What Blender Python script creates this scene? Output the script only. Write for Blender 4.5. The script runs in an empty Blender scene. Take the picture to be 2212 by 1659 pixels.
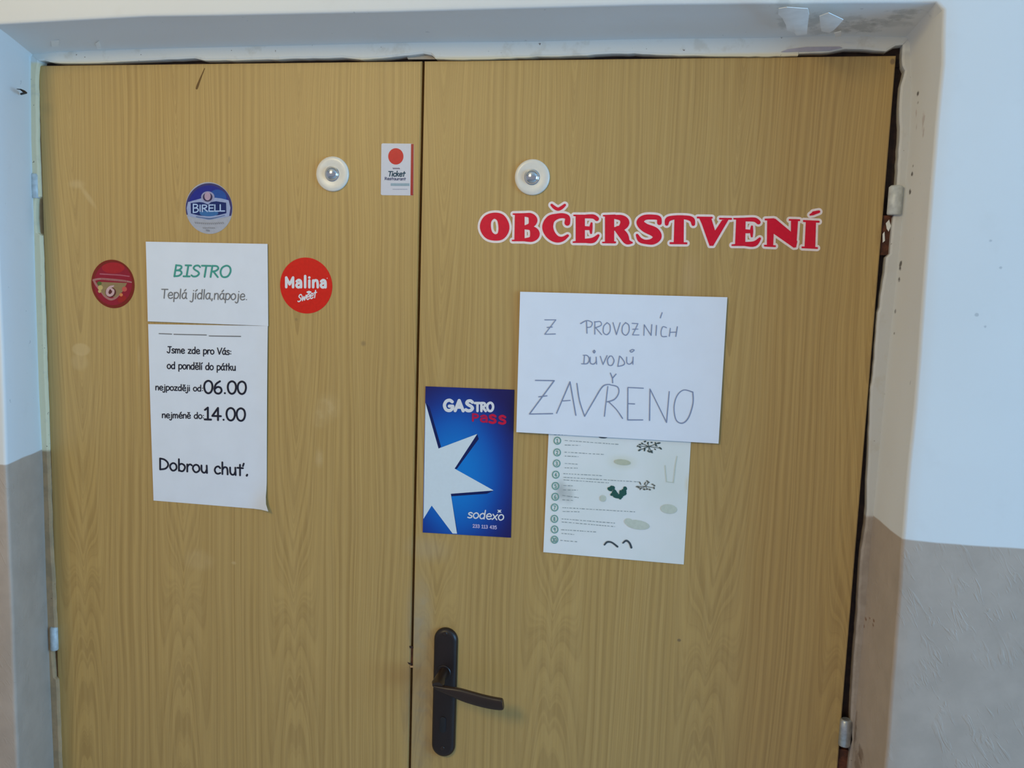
import bpy, bmesh, math, random
from mathutils import Vector, geometry
random.seed(7)
S = bpy.context.scene
COL = S.collection
W, H = 2212, 1659

# ------------------------------------------------------------------ camera
CAM = Vector((0.3971, -1.3365, 1.671))
YAW, PITCH, ROLL, FOC = -0.1935, -0.126, 0.0327, 1969.9
_cy, _sy, _cp, _sp = math.cos(YAW), math.sin(YAW), math.cos(PITCH), math.sin(PITCH)
FWD = Vector((_sy*_cp, _cy*_cp, _sp))
_r0 = Vector((_cy, -_sy, 0)); _u0 = _r0.cross(FWD)
RT = math.cos(ROLL)*_r0 + math.sin(ROLL)*_u0
UP = -math.sin(ROLL)*_r0 + math.cos(ROLL)*_u0
cam = bpy.data.cameras.new('camera'); camo = bpy.data.objects.new('camera', cam); COL.objects.link(camo)
from mathutils import Matrix
m3 = Matrix((RT, UP, -FWD)).transposed()
camo.matrix_world = Matrix.Translation(CAM) @ m3.to_4x4()
cam.sensor_width = 36; cam.lens = FOC/W*36; cam.clip_start = .02
S.camera = camo

# ------------------------------------------------------------------ light
w = bpy.data.worlds.new('world'); S.world = w; w.use_nodes = True
bg = w.node_tree.nodes['Background']; bg.inputs[0].default_value = (.73, .79, 1, 1); bg.inputs[1].default_value = .37
def area(name, loc, target, size, power, col, sy=None):
    l = bpy.data.lights.new(name, 'AREA'); l.energy = power; l.color = col
    l.shape = 'RECTANGLE'; l.size = size; l.size_y = sy or size
    o = bpy.data.objects.new(name, l); COL.objects.link(o); o.location = loc
    o.rotation_euler = (Vector(target)-Vector(loc)).to_track_quat('-Z', 'Y').to_euler(); return o
area('lamp_light', (-.66, -1.74, 2.38), (0, 0, 1.4), .50, 13.2, (1, .80, .41))
area('window_light', (3.0, -1.05, 1.55), (-.6, 0, 1.5), 1.3, 68, (.235, .58, 1), 1.3)
S.view_settings.view_transform = 'Standard'; S.view_settings.look = 'None'
S.view_settings.gamma = 1; S.view_settings.exposure = 0; S.view_settings.use_curve_mapping = False

# ------------------------------------------------------------------ helpers
def ray(px, py):
    return FWD*FOC + RT*(px-W/2) + UP*(H/2-py)
def at(px, py, Y=0.0):
    d = ray(px, py); t = (Y-CAM.y)/d.y; return CAM + d*t
def atz(px, py, Z):
    d = ray(px, py); t = (Z-CAM.z)/d.z; return CAM + d*t

def mesh_obj(name, verts, faces, mat, parent=None, smooth=False, origin=None):
    vs = [Vector(v) for v in verts]
    if origin is None:
        mn = Vector([min(v[i] for v in vs) for i in range(3)]); mx = Vector([max(v[i] for v in vs) for i in range(3)])
        origin = (mn+mx)/2
    me = bpy.data.meshes.new(name); me.from_pydata([tuple(v-origin) for v in vs], [], faces); me.update()
    o = bpy.data.objects.new(name, me); COL.objects.link(o); o.location = origin
    if mat: me.materials.append(mat)
    if smooth:
        for p in me.polygons: p.use_smooth = True
        me.set_sharp_from_angle(angle=math.radians(38))
    if parent:
        o.parent = parent; o.location = origin - parent.location
    return o
def thing(name, label, cat, loc, group=None):
    o = bpy.data.objects.new(name, None); COL.objects.link(o); o.location = loc
    o.empty_display_size = .02
    o['label'] = label; o['category'] = cat
    if group: o['group'] = group
    return o
def struct(o, label=None):
    o['kind'] = 'structure'
    if label: o['label'] = label
    return o
def bm_obj(name, bm, mat, parent=None, smooth=False, origin=None):
    bmesh.ops.recalc_face_normals(bm, faces=bm.faces)
    vs = [v.co.copy() for v in bm.verts]; bm.verts.index_update()
    fs = [[v.index for v in f.verts] for f in bm.faces]; bm.free()
    return mesh_obj(name, vs, fs, mat, parent, smooth, origin)
def box(bm, a, b):
    x0, y0, z0 = a; x1, y1, z1 = b
    v = [bm.verts.new(p) for p in ((x0,y0,z0),(x1,y0,z0),(x1,y1,z0),(x0,y1,z0),(x0,y0,z1),(x1,y0,z1),(x1,y1,z1),(x0,y1,z1))]
    for f in ((0,1,2,3),(4,7,6,5),(0,4,5,1),(1,5,6,2),(2,6,7,3),(3,7,4,0)): bm.faces.new([v[i] for i in f])
    return v

# ---- 2D shapes (in picture-pixel units of the door plane) -> flat prints with a little thickness
def cap_poly(x0, y0, r0, x1, y1, r1, n=10):
    """tapered capsule outline"""
    d = math.hypot(x1-x0, y1-y0)
    if d <= abs(r0-r1)+1e-6:
        if r0 >= r1: c = (x0, y0, r0)
        else: c = (x1, y1, r1)
        return [(c[0]+c[2]*math.cos(a), c[1]+c[2]*math.sin(a)) for a in [2*math.pi*k/(2*n) for k in range(2*n)]]
    th = math.atan2(y1-y0, x1-x0); be = math.acos(max(-1, min(1, (r0-r1)/d)))
    P = []
    for k in range(n+1):
        a = th+be + (2*math.pi-2*be)*k/n; P.append((x0+r0*math.cos(a), y0+r0*math.sin(a)))
    for k in range(n+1):
        a = th-be + 2*be*k/n; P.append((x1+r1*math.cos(a), y1+r1*math.sin(a)))
    return P
def catmull(P, closed=False, n=5):
    if len(P) < 3 and not closed: return P
    out = []; N = len(P)
    rng = range(N) if closed else range(N-1)
    for i in rng:
        g = lambda k: P[k % N] if closed else P[max(0, min(N-1, k))]
        a, b, c, d = g(i-1), g(i), g(i+1), g(i+2)
        for s in range(n):
            t = s/n
            out.append(tuple(.5*((2*b[j])+(-a[j]+c[j])*t+(2*a[j]-5*b[j]+4*c[j]-d[j])*t*t+(-a[j]+3*b[j]-3*c[j]+d[j])*t*t*t) for j in range(len(b))))
    out.append(P[0] if closed else P[-1])
    return out
def stroke(P, closed=False, smooth=True, grow=0, n=5, cn=10):
    Q = catmull(P, closed, n) if smooth else (P+[P[0]] if closed else P)
    out = []
    for a, b in zip(Q[:-1], Q[1:]):
        out.append(cap_poly(a[0], a[1], max(.05, a[2]+grow), b[0], b[1], max(.05, b[2]+grow), cn))
    return out
def inflate(poly, g):
    if g == 0: return [poly]
    return [poly] + [cap_poly(a[0], a[1], g, b[0], b[1], g, 8) for a, b in zip(poly, poly[1:]+poly[:1])]
def ellipse(cx, cy, rx, ry, n=64, rot=0):
    c, s = math.cos(rot), math.sin(rot)
    return [(cx+rx*math.cos(a)*c-ry*math.sin(a)*s, cy+rx*math.cos(a)*s+ry*math.sin(a)*c) for a in [2*math.pi*k/n for k in range(n)]]
def area2(p): return sum(a[0]*b[1]-b[0]*a[1] for a, b in zip(p, p[1:]+p[:1]))
def flat(name, polys, mat, parent, Y, th=.0, disp=None, sub=None):
    """union of polygons drawn on the door plane at depth Y (Y<0 = towards the viewer)"""
    V = []; F = []
    for p in polys:
        if area2(p) < 0: p = p[::-1]
        F.append(list(range(len(V), len(V)+len(p)))); V += [Vector((a[0], a[1])) for a in p]
    v2, e2, f2, _, _, of = geometry.delaunay_2d_cdt(V, [], F, 0, 1e-4, True)
    f2 = [f for f, o_ in zip(f2, of) if len(o_)]
    used = sorted({i for f in f2 for i in f}); mp = {i: k for k, i in enumerate(used)}
    v2 = [v2[i] for i in used]; f2 = [[mp[i] for i in f] for f in f2]
    base = [at(v[0], v[1], 0) for v in v2]
    def put(p, off):
        return Vector((p.x, Y-off-(disp(p.x, p.z) if disp else 0), p.z))
    top = [put(p, th) for p in base]
    faces = [list(f) for f in f2]
    if th > 0:
        n = len(top); top += [put(p, 0) for p in base]
        cnt = {}
        for f in f2:
            for a, b in zip(f, list(f[1:])+[f[0]]):
                cnt[(a, b)] = cnt.get((a, b), 0)+1
        for (a, b) in list(cnt):
            if (b, a) not in cnt: faces.append([b, a, a+n, b+n])
    o = mesh_obj(name, top, faces, mat, parent)
    bm = bmesh.new(); bm.from_mesh(o.data)
    if th > 0: bmesh.ops.recalc_face_normals(bm, faces=bm.faces)
    for f in bm.faces:
        pass
    # front must look towards -Y
    s = sum(f.normal.y*f.calc_area() for f in bm.faces)
    if th == 0 and s > 0: bmesh.ops.reverse_faces(bm, faces=bm.faces)
    bm.to_mesh(o.data); bm.free()
    return o
class Frame:
    """a zoomed crop: local coordinates -> picture pixels"""
    def __init__(s, ox, oy, k): s.ox, s.oy, s.k = ox, oy, k
    def p(s, pts):
        return [(s.ox+q[0]/s.k, s.oy+q[1]/s.k)+tuple(r/s.k for r in q[2:]) for q in pts]

# ------------------------------------------------------------------ materials
class NT:
    def __init__(s, name):
        s.m = bpy.data.materials.new(name); s.m.use_nodes = True; s.t = s.m.node_tree
        s.b = s.t.nodes['Principled BSDF']
    def n(s, kind, **kw):
        x = s.t.nodes.new(kind)
        for k, v in kw.items(): setattr(x, k, v)
        return x
    def link(s, a, b): s.t.links.new(a, b)
    def val(s, sock, v):
        if isinstance(v, (int, float)): sock.default_value = v
        elif isinstance(v, tuple): sock.default_value = v
        else: s.link(v, sock)
    def math(s, op, a, b=None, c=None, clamp=False):
        x = s.n('ShaderNodeMath', operation=op, use_clamp=clamp)
        s.val(x.inputs[0], a)
        if b is not None: s.val(x.inputs[1], b)
        if c is not None: s.val(x.inputs[2], c)
        return x.outputs[0]
    def pos(s):
        g = s.n('ShaderNodeNewGeometry'); x = s.n('ShaderNodeSeparateXYZ'); s.link(g.outputs['Position'], x.inputs[0])
        return g.outputs['Position'], x.outputs[0], x.outputs[1], x.outputs[2]
    def scaled(s, vec, sc, off=(0, 0, 0)):
        x = s.n('ShaderNodeMapping'); s.link(vec, x.inputs[0]); x.inputs['Scale'].default_value = sc; x.inputs['Location'].default_value = off
        return x.outputs[0]
    def noise(s, vec, scale=1, detail=2, rough=.5, dist=0):
        x = s.n('ShaderNodeTexNoise'); s.link(vec, x.inputs['Vector']); x.inputs['Scale'].default_value = scale
        x.inputs['Detail'].default_value = detail; x.inputs['Roughness'].default_value = rough; x.inputs['Distortion'].default_value = dist
        return x.outputs['Fac']
    def ramp(s, f, a, b, lo=0., hi=1., smooth=True):
        x = s.n('ShaderNodeMapRange'); x.interpolation_type = 'SMOOTHSTEP' if smooth else 'LINEAR'
        s.val(x.inputs[0], f); x.inputs[1].default_value = a; x.inputs[2].default_value = b; x.inputs[3].default_value = lo; x.inputs[4].default_value = hi
        return x.outputs[0]
    def mix(s, f, a, b, mode='MIX'):
        x = s.n('ShaderNodeMix', data_type='RGBA', blend_type=mode)
        s.val(x.inputs[0], f); s.val(x.inputs[6], a if not isinstance(a, tuple) else a+(1,)*(4-len(a)))
        s.val(x.inputs[7], b if not isinstance(b, tuple) else b+(1,)*(4-len(b))); return x.outputs[2]
    def bump(s, h, strength=.3, dist=.001, normal=None):
        x = s.n('ShaderNodeBump'); s.link(h, x.inputs['Height']); x.inputs['Strength'].default_value = strength; x.inputs['Distance'].default_value = dist
        if normal: s.link(normal, x.inputs['Normal'])
        s.link(x.outputs[0], s.b.inputs['Normal']); return x.outputs[0]
    def out(s, col=None, rough=None, metal=None, spec=None):
        if col is not None: s.val(s.b.inputs['Base Color'], col if not isinstance(col, tuple) else col+(1,)*(4-len(col)))
        if rough is not None: s.val(s.b.inputs['Roughness'], rough)
        if metal is not None: s.val(s.b.inputs['Metallic'], metal)
        if spec is not None: s.val(s.b.inputs['Specular IOR Level'], spec)
        return s.m
    def spot(s, X, Z, x0, z0, rx, rz, soft=.5, rot=0):
        """soft elliptical mask around a point of the wall plane"""
        c, sn = math.cos(rot), math.sin(rot)
        dx = s.math('SUBTRACT', X, x0); dz = s.math('SUBTRACT', Z, z0)
        u = s.math('ADD', s.math('MULTIPLY', dx, c/rx), s.math('MULTIPLY', dz, sn/rx))
        v = s.math('ADD', s.math('MULTIPLY', dx, -sn/rz), s.math('MULTIPLY', dz, c/rz))
        d = s.math('SQRT', s.math('ADD', s.math('MULTIPLY', u, u), s.math('MULTIPLY', v, v)))
        return s.ramp(d, 1.0, 1-soft)
def srgb(r, g, b):
    f = lambda c: (c/255/12.92) if c/255 <= .04045 else ((c/255+.055)/1.055)**2.4
    return (f(r), f(g), f(b))
def plain(name, col, rough=.6, metal=0, spec=.4, var=.06, vs=40):
    t = NT(name); P, X, Y, Z = t.pos(); nz = t.noise(P, vs, 3)
    c = t.mix(t.ramp(nz, .3, .7), tuple(x*(1-var) for x in col), tuple(min(1, x*(1+var)) for x in col))
    return t.out(c, rough, metal, spec)

def wood_material():
    t = NT('oak_laminate'); P, X, Y, Z = t.pos()
    wob = t.noise(t.scaled(P, (5, 1, 1.1)), 1, 2)
    wob2 = t.noise(t.scaled(P, (14, 1, 3.0), (3, 0, 7)), 1, 2)
    xs = t.math('ADD', X, t.math('MULTIPLY', t.math('SUBTRACT', wob, .5), .05))
    xs = t.math('ADD', xs, t.math('MULTIPLY', t.math('SUBTRACT', wob2, .5), .016))
    cols = [at(px, py).x for px, py in ((395, 1300), (640, 1250), (870, 700), (1235, 330), (1540, 1200))]
    cols = [-.60] + cols + [cols[-1]+.20]
    cols[3] = at(955, 500).x
    U = None
    for c in cols:
        d = t.math('ABSOLUTE', t.math('SUBTRACT', xs, c))
        U = d if U is None else t.math('MINIMUM', U, d)
    U2 = t.math('SQRT', t.math('ADD', t.math('MULTIPLY', U, U), .003**2))
    env = t.math('POWER', 2.718, t.math('MULTIPLY', t.math('MULTIPLY', U, U), -1/(.034**2)))
    zz = t.math('SUBTRACT', Z, 1.45)
    F = t.math('SUBTRACT', t.math('DIVIDE', U2, .0068), t.math('MULTIPLY', t.math('DIVIDE', zz, .052), env))
    F = t.math('ADD', F, t.math('MULTIPLY', t.noise(t.scaled(P, (7, 1, .8), (9, 0, 2)), 1, 3), 2.6))
    nz = t.n('ShaderNodeTexNoise'); nz.noise_dimensions = '1D'; t.link(F, nz.inputs['W']); nz.inputs['Scale'].default_value = 1.15; nz.inputs['Detail'].default_value = 5; nz.inputs['Roughness'].default_value = .62
    ring = t.ramp(nz.outputs['Fac'], .38, .60)
    fib = t.noise(t.scaled(P, (420, 1, 9)), 1, 3)
    fib2 = t.noise(t.scaled(P, (170, 1, 2.2), (5, 0, 1)), 1, 3)
    big = t.noise(t.scaled(P, (4, 1, 1.5), (1, 0, 4)), 1, 2)
    A = (.54, .347, .108); B = (.425, .264, .078)
    c = t.mix(ring, B, A)
    c = t.mix(t.ramp(fib, .35, .65, .0, .26), c, (.38, .235, .078))
    c = t.mix(t.ramp(fib2, .4, .62, .0, .30), c, (.60, .405, .145))
    c = t.mix(t.ramp(big, .35, .65, 0, .18), c, (.42, .275, .095))
    # rubbed light patches and a grimy zone around the handle
    fleck = t.ramp(t.noise(P, 60, 3), .45, .65)
    def sp(px, py, rx, rz, k, col, soft=.7, rot=0, fl=0):
        nonlocal c
        q = at(px, py); mk = t.math('MULTIPLY', t.spot(X, Z, q.x, q.z, rx, rz, soft, rot), k)
        if fl: mk = t.math('MULTIPLY', mk, t.math('ADD', t.math('MULTIPLY', fleck, fl), 1-fl))
        c = t.mix(mk, c, col)
    L = (.68, .50, .25)
    sp(175, 755, .019, .012, .35, L, .3); sp(172, 782, .02, .018, .22, L, .5)
    sp(165, 398, .020, .010, .33, L, .8); sp(190, 425, .032, .006, .34, L, .8, -.9)
    sp(710, 880, .028, .030, .42, L, .9, 0, .5); sp(690, 905, .02, .02, .3, L, .8, 0, .6)
    sp(690, 990, .010, .022, .36, L, .9, 0, .3); sp(430, 1210, .036, .024, .24, L, .7, 0, .3)
    sp(505, 1216, .006, .004, .4, L, .8); sp(650, 560, .01, .03, .2, L, .9)
    sp(300, 770, .004, .03, .2, L, .8)
    D = (.20, .13, .06)
    sp(785, 742, .006, .006, .5, D, .8); sp(495, 345, .002, .008, .45, D, .6); sp(640, 690, .003, .003, .4, D, .6)
    sp(1467, 1383, .0035, .003, .8, D, .5); sp(1928, 133, .004, .005, .8, D, .5)
    G = (.26, .245, .20)
    sp(905, 1500, .036, .26, .45, G, .9, 0, .35); sp(905, 1330, .03, .09, .35, (.40, .36, .27), .9, 0, .35)
    sp(925, 1185, .05, .03, .22, (.45, .40, .30), .9)
    sp(1150, 980, .018, .12, .25, (.56, .31, .08), .9)
    sp(1490, 600, .02, .05, .18, (.62, .40, .22), .9)
    sp(870, 1460, .06, .035, .28, (.36, .22, .075), .9)
    t.bump(t.math('ADD', t.math('MULTIPLY', fib, .5), t.math('MULTIPLY', t.noise(P, 9, 2), 1.5)), .10, .001)
    return t.out(c, t.ramp(fib2, .3, .7, .44, .54), 0, .62)

PAINT_Z = 1.3417
def on_reveal(px, py):
    """point of the right reveal seen at a picture point"""
    lo, hi = -.12, -.006
    for _ in range(30):
        y = (lo+hi)/2; p = at(px, py, y); xs = .6735+(1.9-p.z)*.006; xe = .6600
        want = xs+(xe-xs)*(y+.12)/.114
        if p.x < want: lo = y
        else: hi = y
    return p
STAINS = []
def stain(p, rx, ry, rz, k, col): STAINS.append((p, (rx, ry, rz), k, col))
SK = .75; SD = (.06, .045, .035)
for px, py, r in ((1937,570,.0050),(1936,580,.0035),(1934,603,.0045),(1927,672,.0028),(1926,720,.0022),(1961,376,.0036),(1964,358,.0025),(1957,415,.0040),(1977,203,.0035),(1977,222,.0028)):
    stain(on_reveal(px, py), .02, r*1.5, r, .85 if r > .003 else .6, SD)
for px, py, r in ((1990,285,.004),(1989,262,.006),(1972,275,.003),(1972,245,.003)): stain(on_reveal(px, py), .02, r, r*2.2, .35, (.35, .20, .16))
for px, py in ((1868,1337),(1876,1335),(1885,1341),(1884,1350),(1862,1352)): stain(on_reveal(px, py), .02, .0045, .0025, .75, (.22, .09, .04))
for px, py, a_, b_ in ((1858,1628,.012,.012),(1850,1650,.016,.02),(1842,1575,.010,.03)): stain(on_reveal(px, py), .02, a_, b_, .55, (.14, .08, .05))
for px, py, a_, b_, k_ in ((1700,52,.010,.020,.45),(1690,30,.008,.018,.35),(1757,52,.010,.022,.5),(1790,66,.030,.010,.35),(1858,58,.022,.016,.55),(1840,46,.014,.010,.35),(1905,48,.012,.008,.4),(1945,42,.014,.008,.55),(1960,34,.016,.008,.5),(1925,52,.02,.010,.35)):
    stain(atz(px, py, 1.997), a_*1.3, b_*1.4, .03, k_*SK, (.27, .29, .27))
for px, py in ((2140,520),(2110,680),(2128,706),(2162,578)):
    stain(at(px, py, -.12), .0022, .02, .0022, .5, (.35, .37, .38))
def wall_material(name, up, low, upspots=True):
    t = NT(name); P, X, Y, Z = t.pos()
    wv = t.math('MULTIPLY', t.math('SUBTRACT', t.noise(t.scaled(P, (9, 9, 0)), 1, 2), .5), .008)
    m = t.ramp(t.math('ADD', Z, wv), PAINT_Z-.0015, PAINT_Z+.0015)
    n1 = t.noise(P, 3, 3); n2 = t.noise(P, 22, 4, .6)
    cu = t.mix(t.ramp(n1, .3, .7), tuple(x*.95 for x in up), up)
    cu = t.mix(t.ramp(n2, .58, .75, 0, .10), cu, (.62, .60, .55))
    speck = t.ramp(t.noise(P, 75, 2), .735, .78, 0, .45)
    cu = t.mix(speck, cu, (.35, .36, .36))
    cl = t.mix(t.ramp(n2, .3, .7), tuple(x*.93 for x in low), tuple(x*1.05 for x in low))
    # brushy plaster ridges in the oil-painted dado
    m0 = t.n('ShaderNodeMapping'); t.link(P, m0.inputs[0]); m0.inputs['Rotation'].default_value = (0, math.radians(28), 0)
    mp = t.n('ShaderNodeMapping'); t.link(m0.outputs[0], mp.inputs[0]); mp.inputs['Scale'].default_value = (110, 60, 26)
    r1 = t.noise(mp.outputs[0], 1, 3, .55, 1.2)
    dist = t.noise(P, 14, 3, .6, .8)
    ridge = t.math('MULTIPLY', t.ramp(r1, .52, .66), t.ramp(dist, .42, .62))
    h = t.math('ADD', t.math('MULTIPLY', ridge, t.math('SUBTRACT', 1.0, m)), t.math('MULTIPLY', n2, .35))
    h = t.math('ADD', h, t.math('MULTIPLY', t.noise(P, 130, 3), .12))
    t.bump(h, .36, .0010)
    cc = t.mix(m, cl, cu); nst = t.noise(P, 70, 4, .65)
    for (p, r, k, col) in STAINS:
        mpp = t.n('ShaderNodeVectorMath', operation='SUBTRACT'); t.link(P, mpp.inputs[0]); mpp.inputs[1].default_value = tuple(p)
        sc = t.n('ShaderNodeVectorMath', operation='DIVIDE'); t.link(mpp.outputs[0], sc.inputs[0]); sc.inputs[1].default_value = r
        ln = t.n('ShaderNodeVectorMath', operation='LENGTH'); t.link(sc.outputs[0], ln.inputs[0])
        dd = t.math('ADD', ln.outputs['Value'], t.math('MULTIPLY', t.math('SUBTRACT', nst, .5), 2.4))
        cc = t.mix(t.ramp(dd, 1.1, .35, 0, k), cc, col)
    rg = t.math('ADD', t.math('MULTIPLY', m, .40), .42)
    return t.out(cc, rg, 0, .4)

def frame_material(name, up, low1, low2):
    t = NT(name); P, X, Y, Z = t.pos()
    m = t.ramp(t.math('ADD', Z, t.math('MULTIPLY', t.noise(P, 30, 2), .01)), PAINT_Z, PAINT_Z+.006)
    n2 = t.noise(P, 35, 4, .6)
    top = t.ramp(Z, 1.970, 1.976)
    cu = t.mix(top, up, (.80, .79, .73))
    cu = t.mix(t.ramp(n2, .55, .72, 0, .35), cu, (.55, .49, .38))
    cl = t.mix(t.ramp(n2, .35, .65), low1, low2)
    c = t.mix(m, cl, cu)
    chip = t.ramp(t.noise(P, 110, 4, .65), .70, .73)
    c = t.mix(chip, c, (.12, .06, .03))
    t.bump(n2, .35, .0015)
    return t.out(c, .5, 0, .4)
def rust_material(name, base, dark):
    t = NT(name); P, X, Y, Z = t.pos(); n2 = t.noise(P, 60, 4, .6)
    t.bump(n2, .4, .001)
    return t.out(t.mix(t.ramp(n2, .35, .65), dark, base), .6, 0, .35)

M = {}
M['wood'] = wood_material()
M['wall'] = wall_material('painted_plaster', (.80, .80, .77), (.485, .395, .318))
M['frame'] = frame_material('cream_frame_paint', (.93, .78, .50), (.60, .38, .20), (.46, .31, .17))
M['frame_grey'] = frame_material('grey_frame_paint', (.64, .63, .60), (.46, .385, .32), (.38, .31, .25))
M['brown'] = rust_material('brown_rebate_paint', (.055, .026, .016), (.026, .014, .010))
M['chipped'] = rust_material('chipped_brown_paint', (.20, .062, .026), (.07, .024, .012))
M['paper'] = plain('white_paper', (.80, .84, .91), .75, 0, .2, .015, 25)
M['notepaper'] = plain('bright_white_paper', (.85, .90, .985), .7, 0, .2, .012, 25)
M['steel'] = plain('dull_steel', (.52, .55, .56), .38, .75, .5, .15, 120)
M['hinge_paint'] = plain('painted_hinge', (.60, .62, .60), .5, .1, .5, .12, 120)
M['chrome'] = plain('polished_screw', (.70, .71, .70), .16, 1, .5, .04, 60)
M['ivory'] = plain('ivory_plastic', (.80, .755, .66), .30, 0, .5, .03, 80)
M['brownplastic'] = plain('dark_brown_enamel', (.015, .007, .005), .40, 0, .5, .1, 30)
M['leverbrown'] = plain('brown_lever_enamel', (.026, .012, .006), .32, 0, .55, .1, 30)
M['black'] = plain('black_metal', (.012, .012, .014), .5)
M['floor'] = None

def ink(name, r, g, b, rough=.6, var=.04): return plain(name, srgb(r, g, b), rough, 0, .25, var, 200)
M['ink'] = ink('black_print', 34, 36, 52)
M['inkgrey'] = ink('grey_print', 124, 124, 126)
M['inkgreen'] = ink('green_print', 72, 158, 144)
M['pen'] = ink('blue_grey_pen', 138, 150, 178)
M['red'] = ink('red_vinyl', 226, 20, 52, .45)
M['halo'] = ink('pale_pink_vinyl', 250, 232, 226, .45)
M['berry'] = ink('raspberry_red_vinyl', 222, 36, 22, .35)
M['white'] = ink('white_vinyl', 232, 232, 235, .35, .01)
M['star'] = ink('pale_blue_white_print', 222, 234, 240, .4, .01)
M['navy'] = ink('navy_print', 24, 28, 92, .35)

# ------------------------------------------------------------------ the setting
YF = -.12      # front face of the wall; the door leaves stand at y = 0
YJ = -.006     # face of the metal frame
zF = 2.0010
XL, XR = -.6415, .6735        # reveal edges on the wall face (a little wider towards the floor on the right)
# inner end of the reveal, where the frame starts (traced, hand-plastered)
inL = [at(*p, YJ) for p in ((116,1659),(107,1450),(99,1250),(92,1003),(84,850),(77,640),(71,420),(67,300),(66,180))]
inT = [at(*p, YJ) for p in ((128,112),(260,107),(420,103),(560,100),(900,92),(1150,90),(1400,84),(1650,82),(1800,76))]
inR = [at(*p, YJ) for p in ((1968,180),(1964,300),(1951,450),(1932,640),(1915,800),(1897,1000),(1884,1143),(1868,1330),(1852,1500),(1840,1659))]
cornerL = at(66, 118, YJ); cornerR = at(1966, 80, YJ)
front = []; inner = []
def xr_at(z): return XR + (1.9-z)*.006
outL0 = (XL, 0.0)
def add(f, i): front.append(f); inner.append(i)
add((XL, 0), (inL[0].x, 0))
for p in inL: add((XL+random.uniform(-.0012, .0012), p.z), (p.x, p.z))
add((XL, zF-.012), (cornerL.x, cornerL.z-.004))
add((XL+.006, zF), (cornerL.x+.004, cornerL.z))
frT = [at(*p, YF) for p in ((128,50),(260,42),(420,33),(560,31),(900,24),(1150,17),(1400,10),(1650,8),(1800,7))]
for p, f in zip(inT, frT): add((p.x+(p.x*.02), f.z), (p.x, p.z))
cR = at(2038, 6, YF)
add((cR.x-.008, cR.z+.0005), (cornerR.x-.005, cornerR.z))
add((cR.x, cR.z-.008), (cornerR.x, cornerR.z-.006))
for p in inR:
    add((xr_at(p.z)+random.uniform(-.0012, .0012), p.z), (p.x, p.z))
add((xr_at(0), 0), (inR[-1].x, 0))
# resample the path so the edge has small hand-made waves
def resample(A, step=.03):
    out = []
    for k in range(len(A)-1):
        n = max(1, int(max(math.dist(A[k][0], A[k+1][0]), math.dist(A[k][1], A[k+1][1]))/step))
        for j in range(n):
            t = j/n
            out.append(tuple(tuple(A[k][q][c]*(1-t)+A[k+1][q][c]*t for c in (0, 1)) for q in (0, 1)))
    out.append(A[-1]); return out
path = resample(list(zip(front, inner)))
N = len(path)
verts = []; rows = []
WX0, WX1, WZ1 = -3.0, 3.2, 2.75
prof = [(-.020, 0), (-.0052, 0), (-.0020, .0005), (-.0005, .0020), (0, .0050), (0, .0062)]   # outward distance from edge, depth from face
for k, (f, i) in enumerate(path):
    # outward direction of the opening in the wall plane
    a = path[max(0, k-1)][0]; b = path[min(N-1, k+1)][0]
    tx, tz = b[0]-a[0], b[1]-a[1]; l = math.hypot(tx, tz) or 1; ox, oz = -tz/l, tx/l
    if k == 0 or k == N-1: oz = 0; ox = -1 if k == 0 else 1
    row = []
    jx = random.uniform(-.0004, .0004)
    for (o_, d_) in prof:
        row.append(len(verts)); verts.append((f[0]-ox*o_+jx, YF+d_, f[1]-oz*o_))
    for s in (.25, .5, .75, .93):
        row.append(len(verts)); verts.append((f[0]*(1-s)+i[0]*s, YF+.010+(YJ-YF-.010)*s, f[1]*(1-s)+i[1]*s))
    row.append(len(verts)); verts.append((i[0], YJ-.0004, i[1]))
    row.append(len(verts)); verts.append((i[0], YJ+.05, i[1]))
    rows.append(row)
faces = []
for r0, r1 in zip(rows[:-1], rows[1:]):
    for a, b, c, d in zip(r0[:-1], r0[1:], r1[1:], r1[:-1]): faces.append((a, b, c, d))
# outer wall ring
outer = []
for r in rows:
    x, y, z = verts[r[0]]
    if x < -.60 and z < 1.99: ex, ez = WX0, z
    elif x > .60 and z < 1.985: ex, ez = WX1, z
    else: ex, ez = (x, WZ1)
    outer.append((ex, ez))
idx = []
for ex, ez in outer: idx.append(len(verts)); verts.append((ex, YF, ez))
cLi = len(verts); verts.append((WX0, YF, WZ1)); cRi = len(verts); verts.append((WX1, YF, WZ1))
for k in range(N-1):
    a, b = idx[k], idx[k+1]; r0, r1 = rows[k][0], rows[k+1][0]
    if outer[k][0] == WX0 and outer[k+1][1] == WZ1: faces.append((r0, r1, b, cLi, a))
    elif outer[k][1] == WZ1 and outer[k+1][0] == WX1: faces.append((r0, r1, b, cRi, a))
    else: faces.append((r0, r1, b, a))
wall = mesh_obj('wall_back', verts, faces, M['wall'], None, True, Vector((0, YF, 0)))
bmx = bmesh.new(); bmx.from_mesh(wall.data); bmesh.ops.recalc_face_normals(bmx, faces=bmx.faces)
if sum(f.normal.y*f.calc_area() for f in bmx.faces) > 0: bmesh.ops.reverse_faces(bmx, faces=bmx.faces)
bmx.to_mesh(wall.data); bmx.free()
struct(wall, 'white plaster wall with a beige painted lower half around the doorway')

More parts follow.
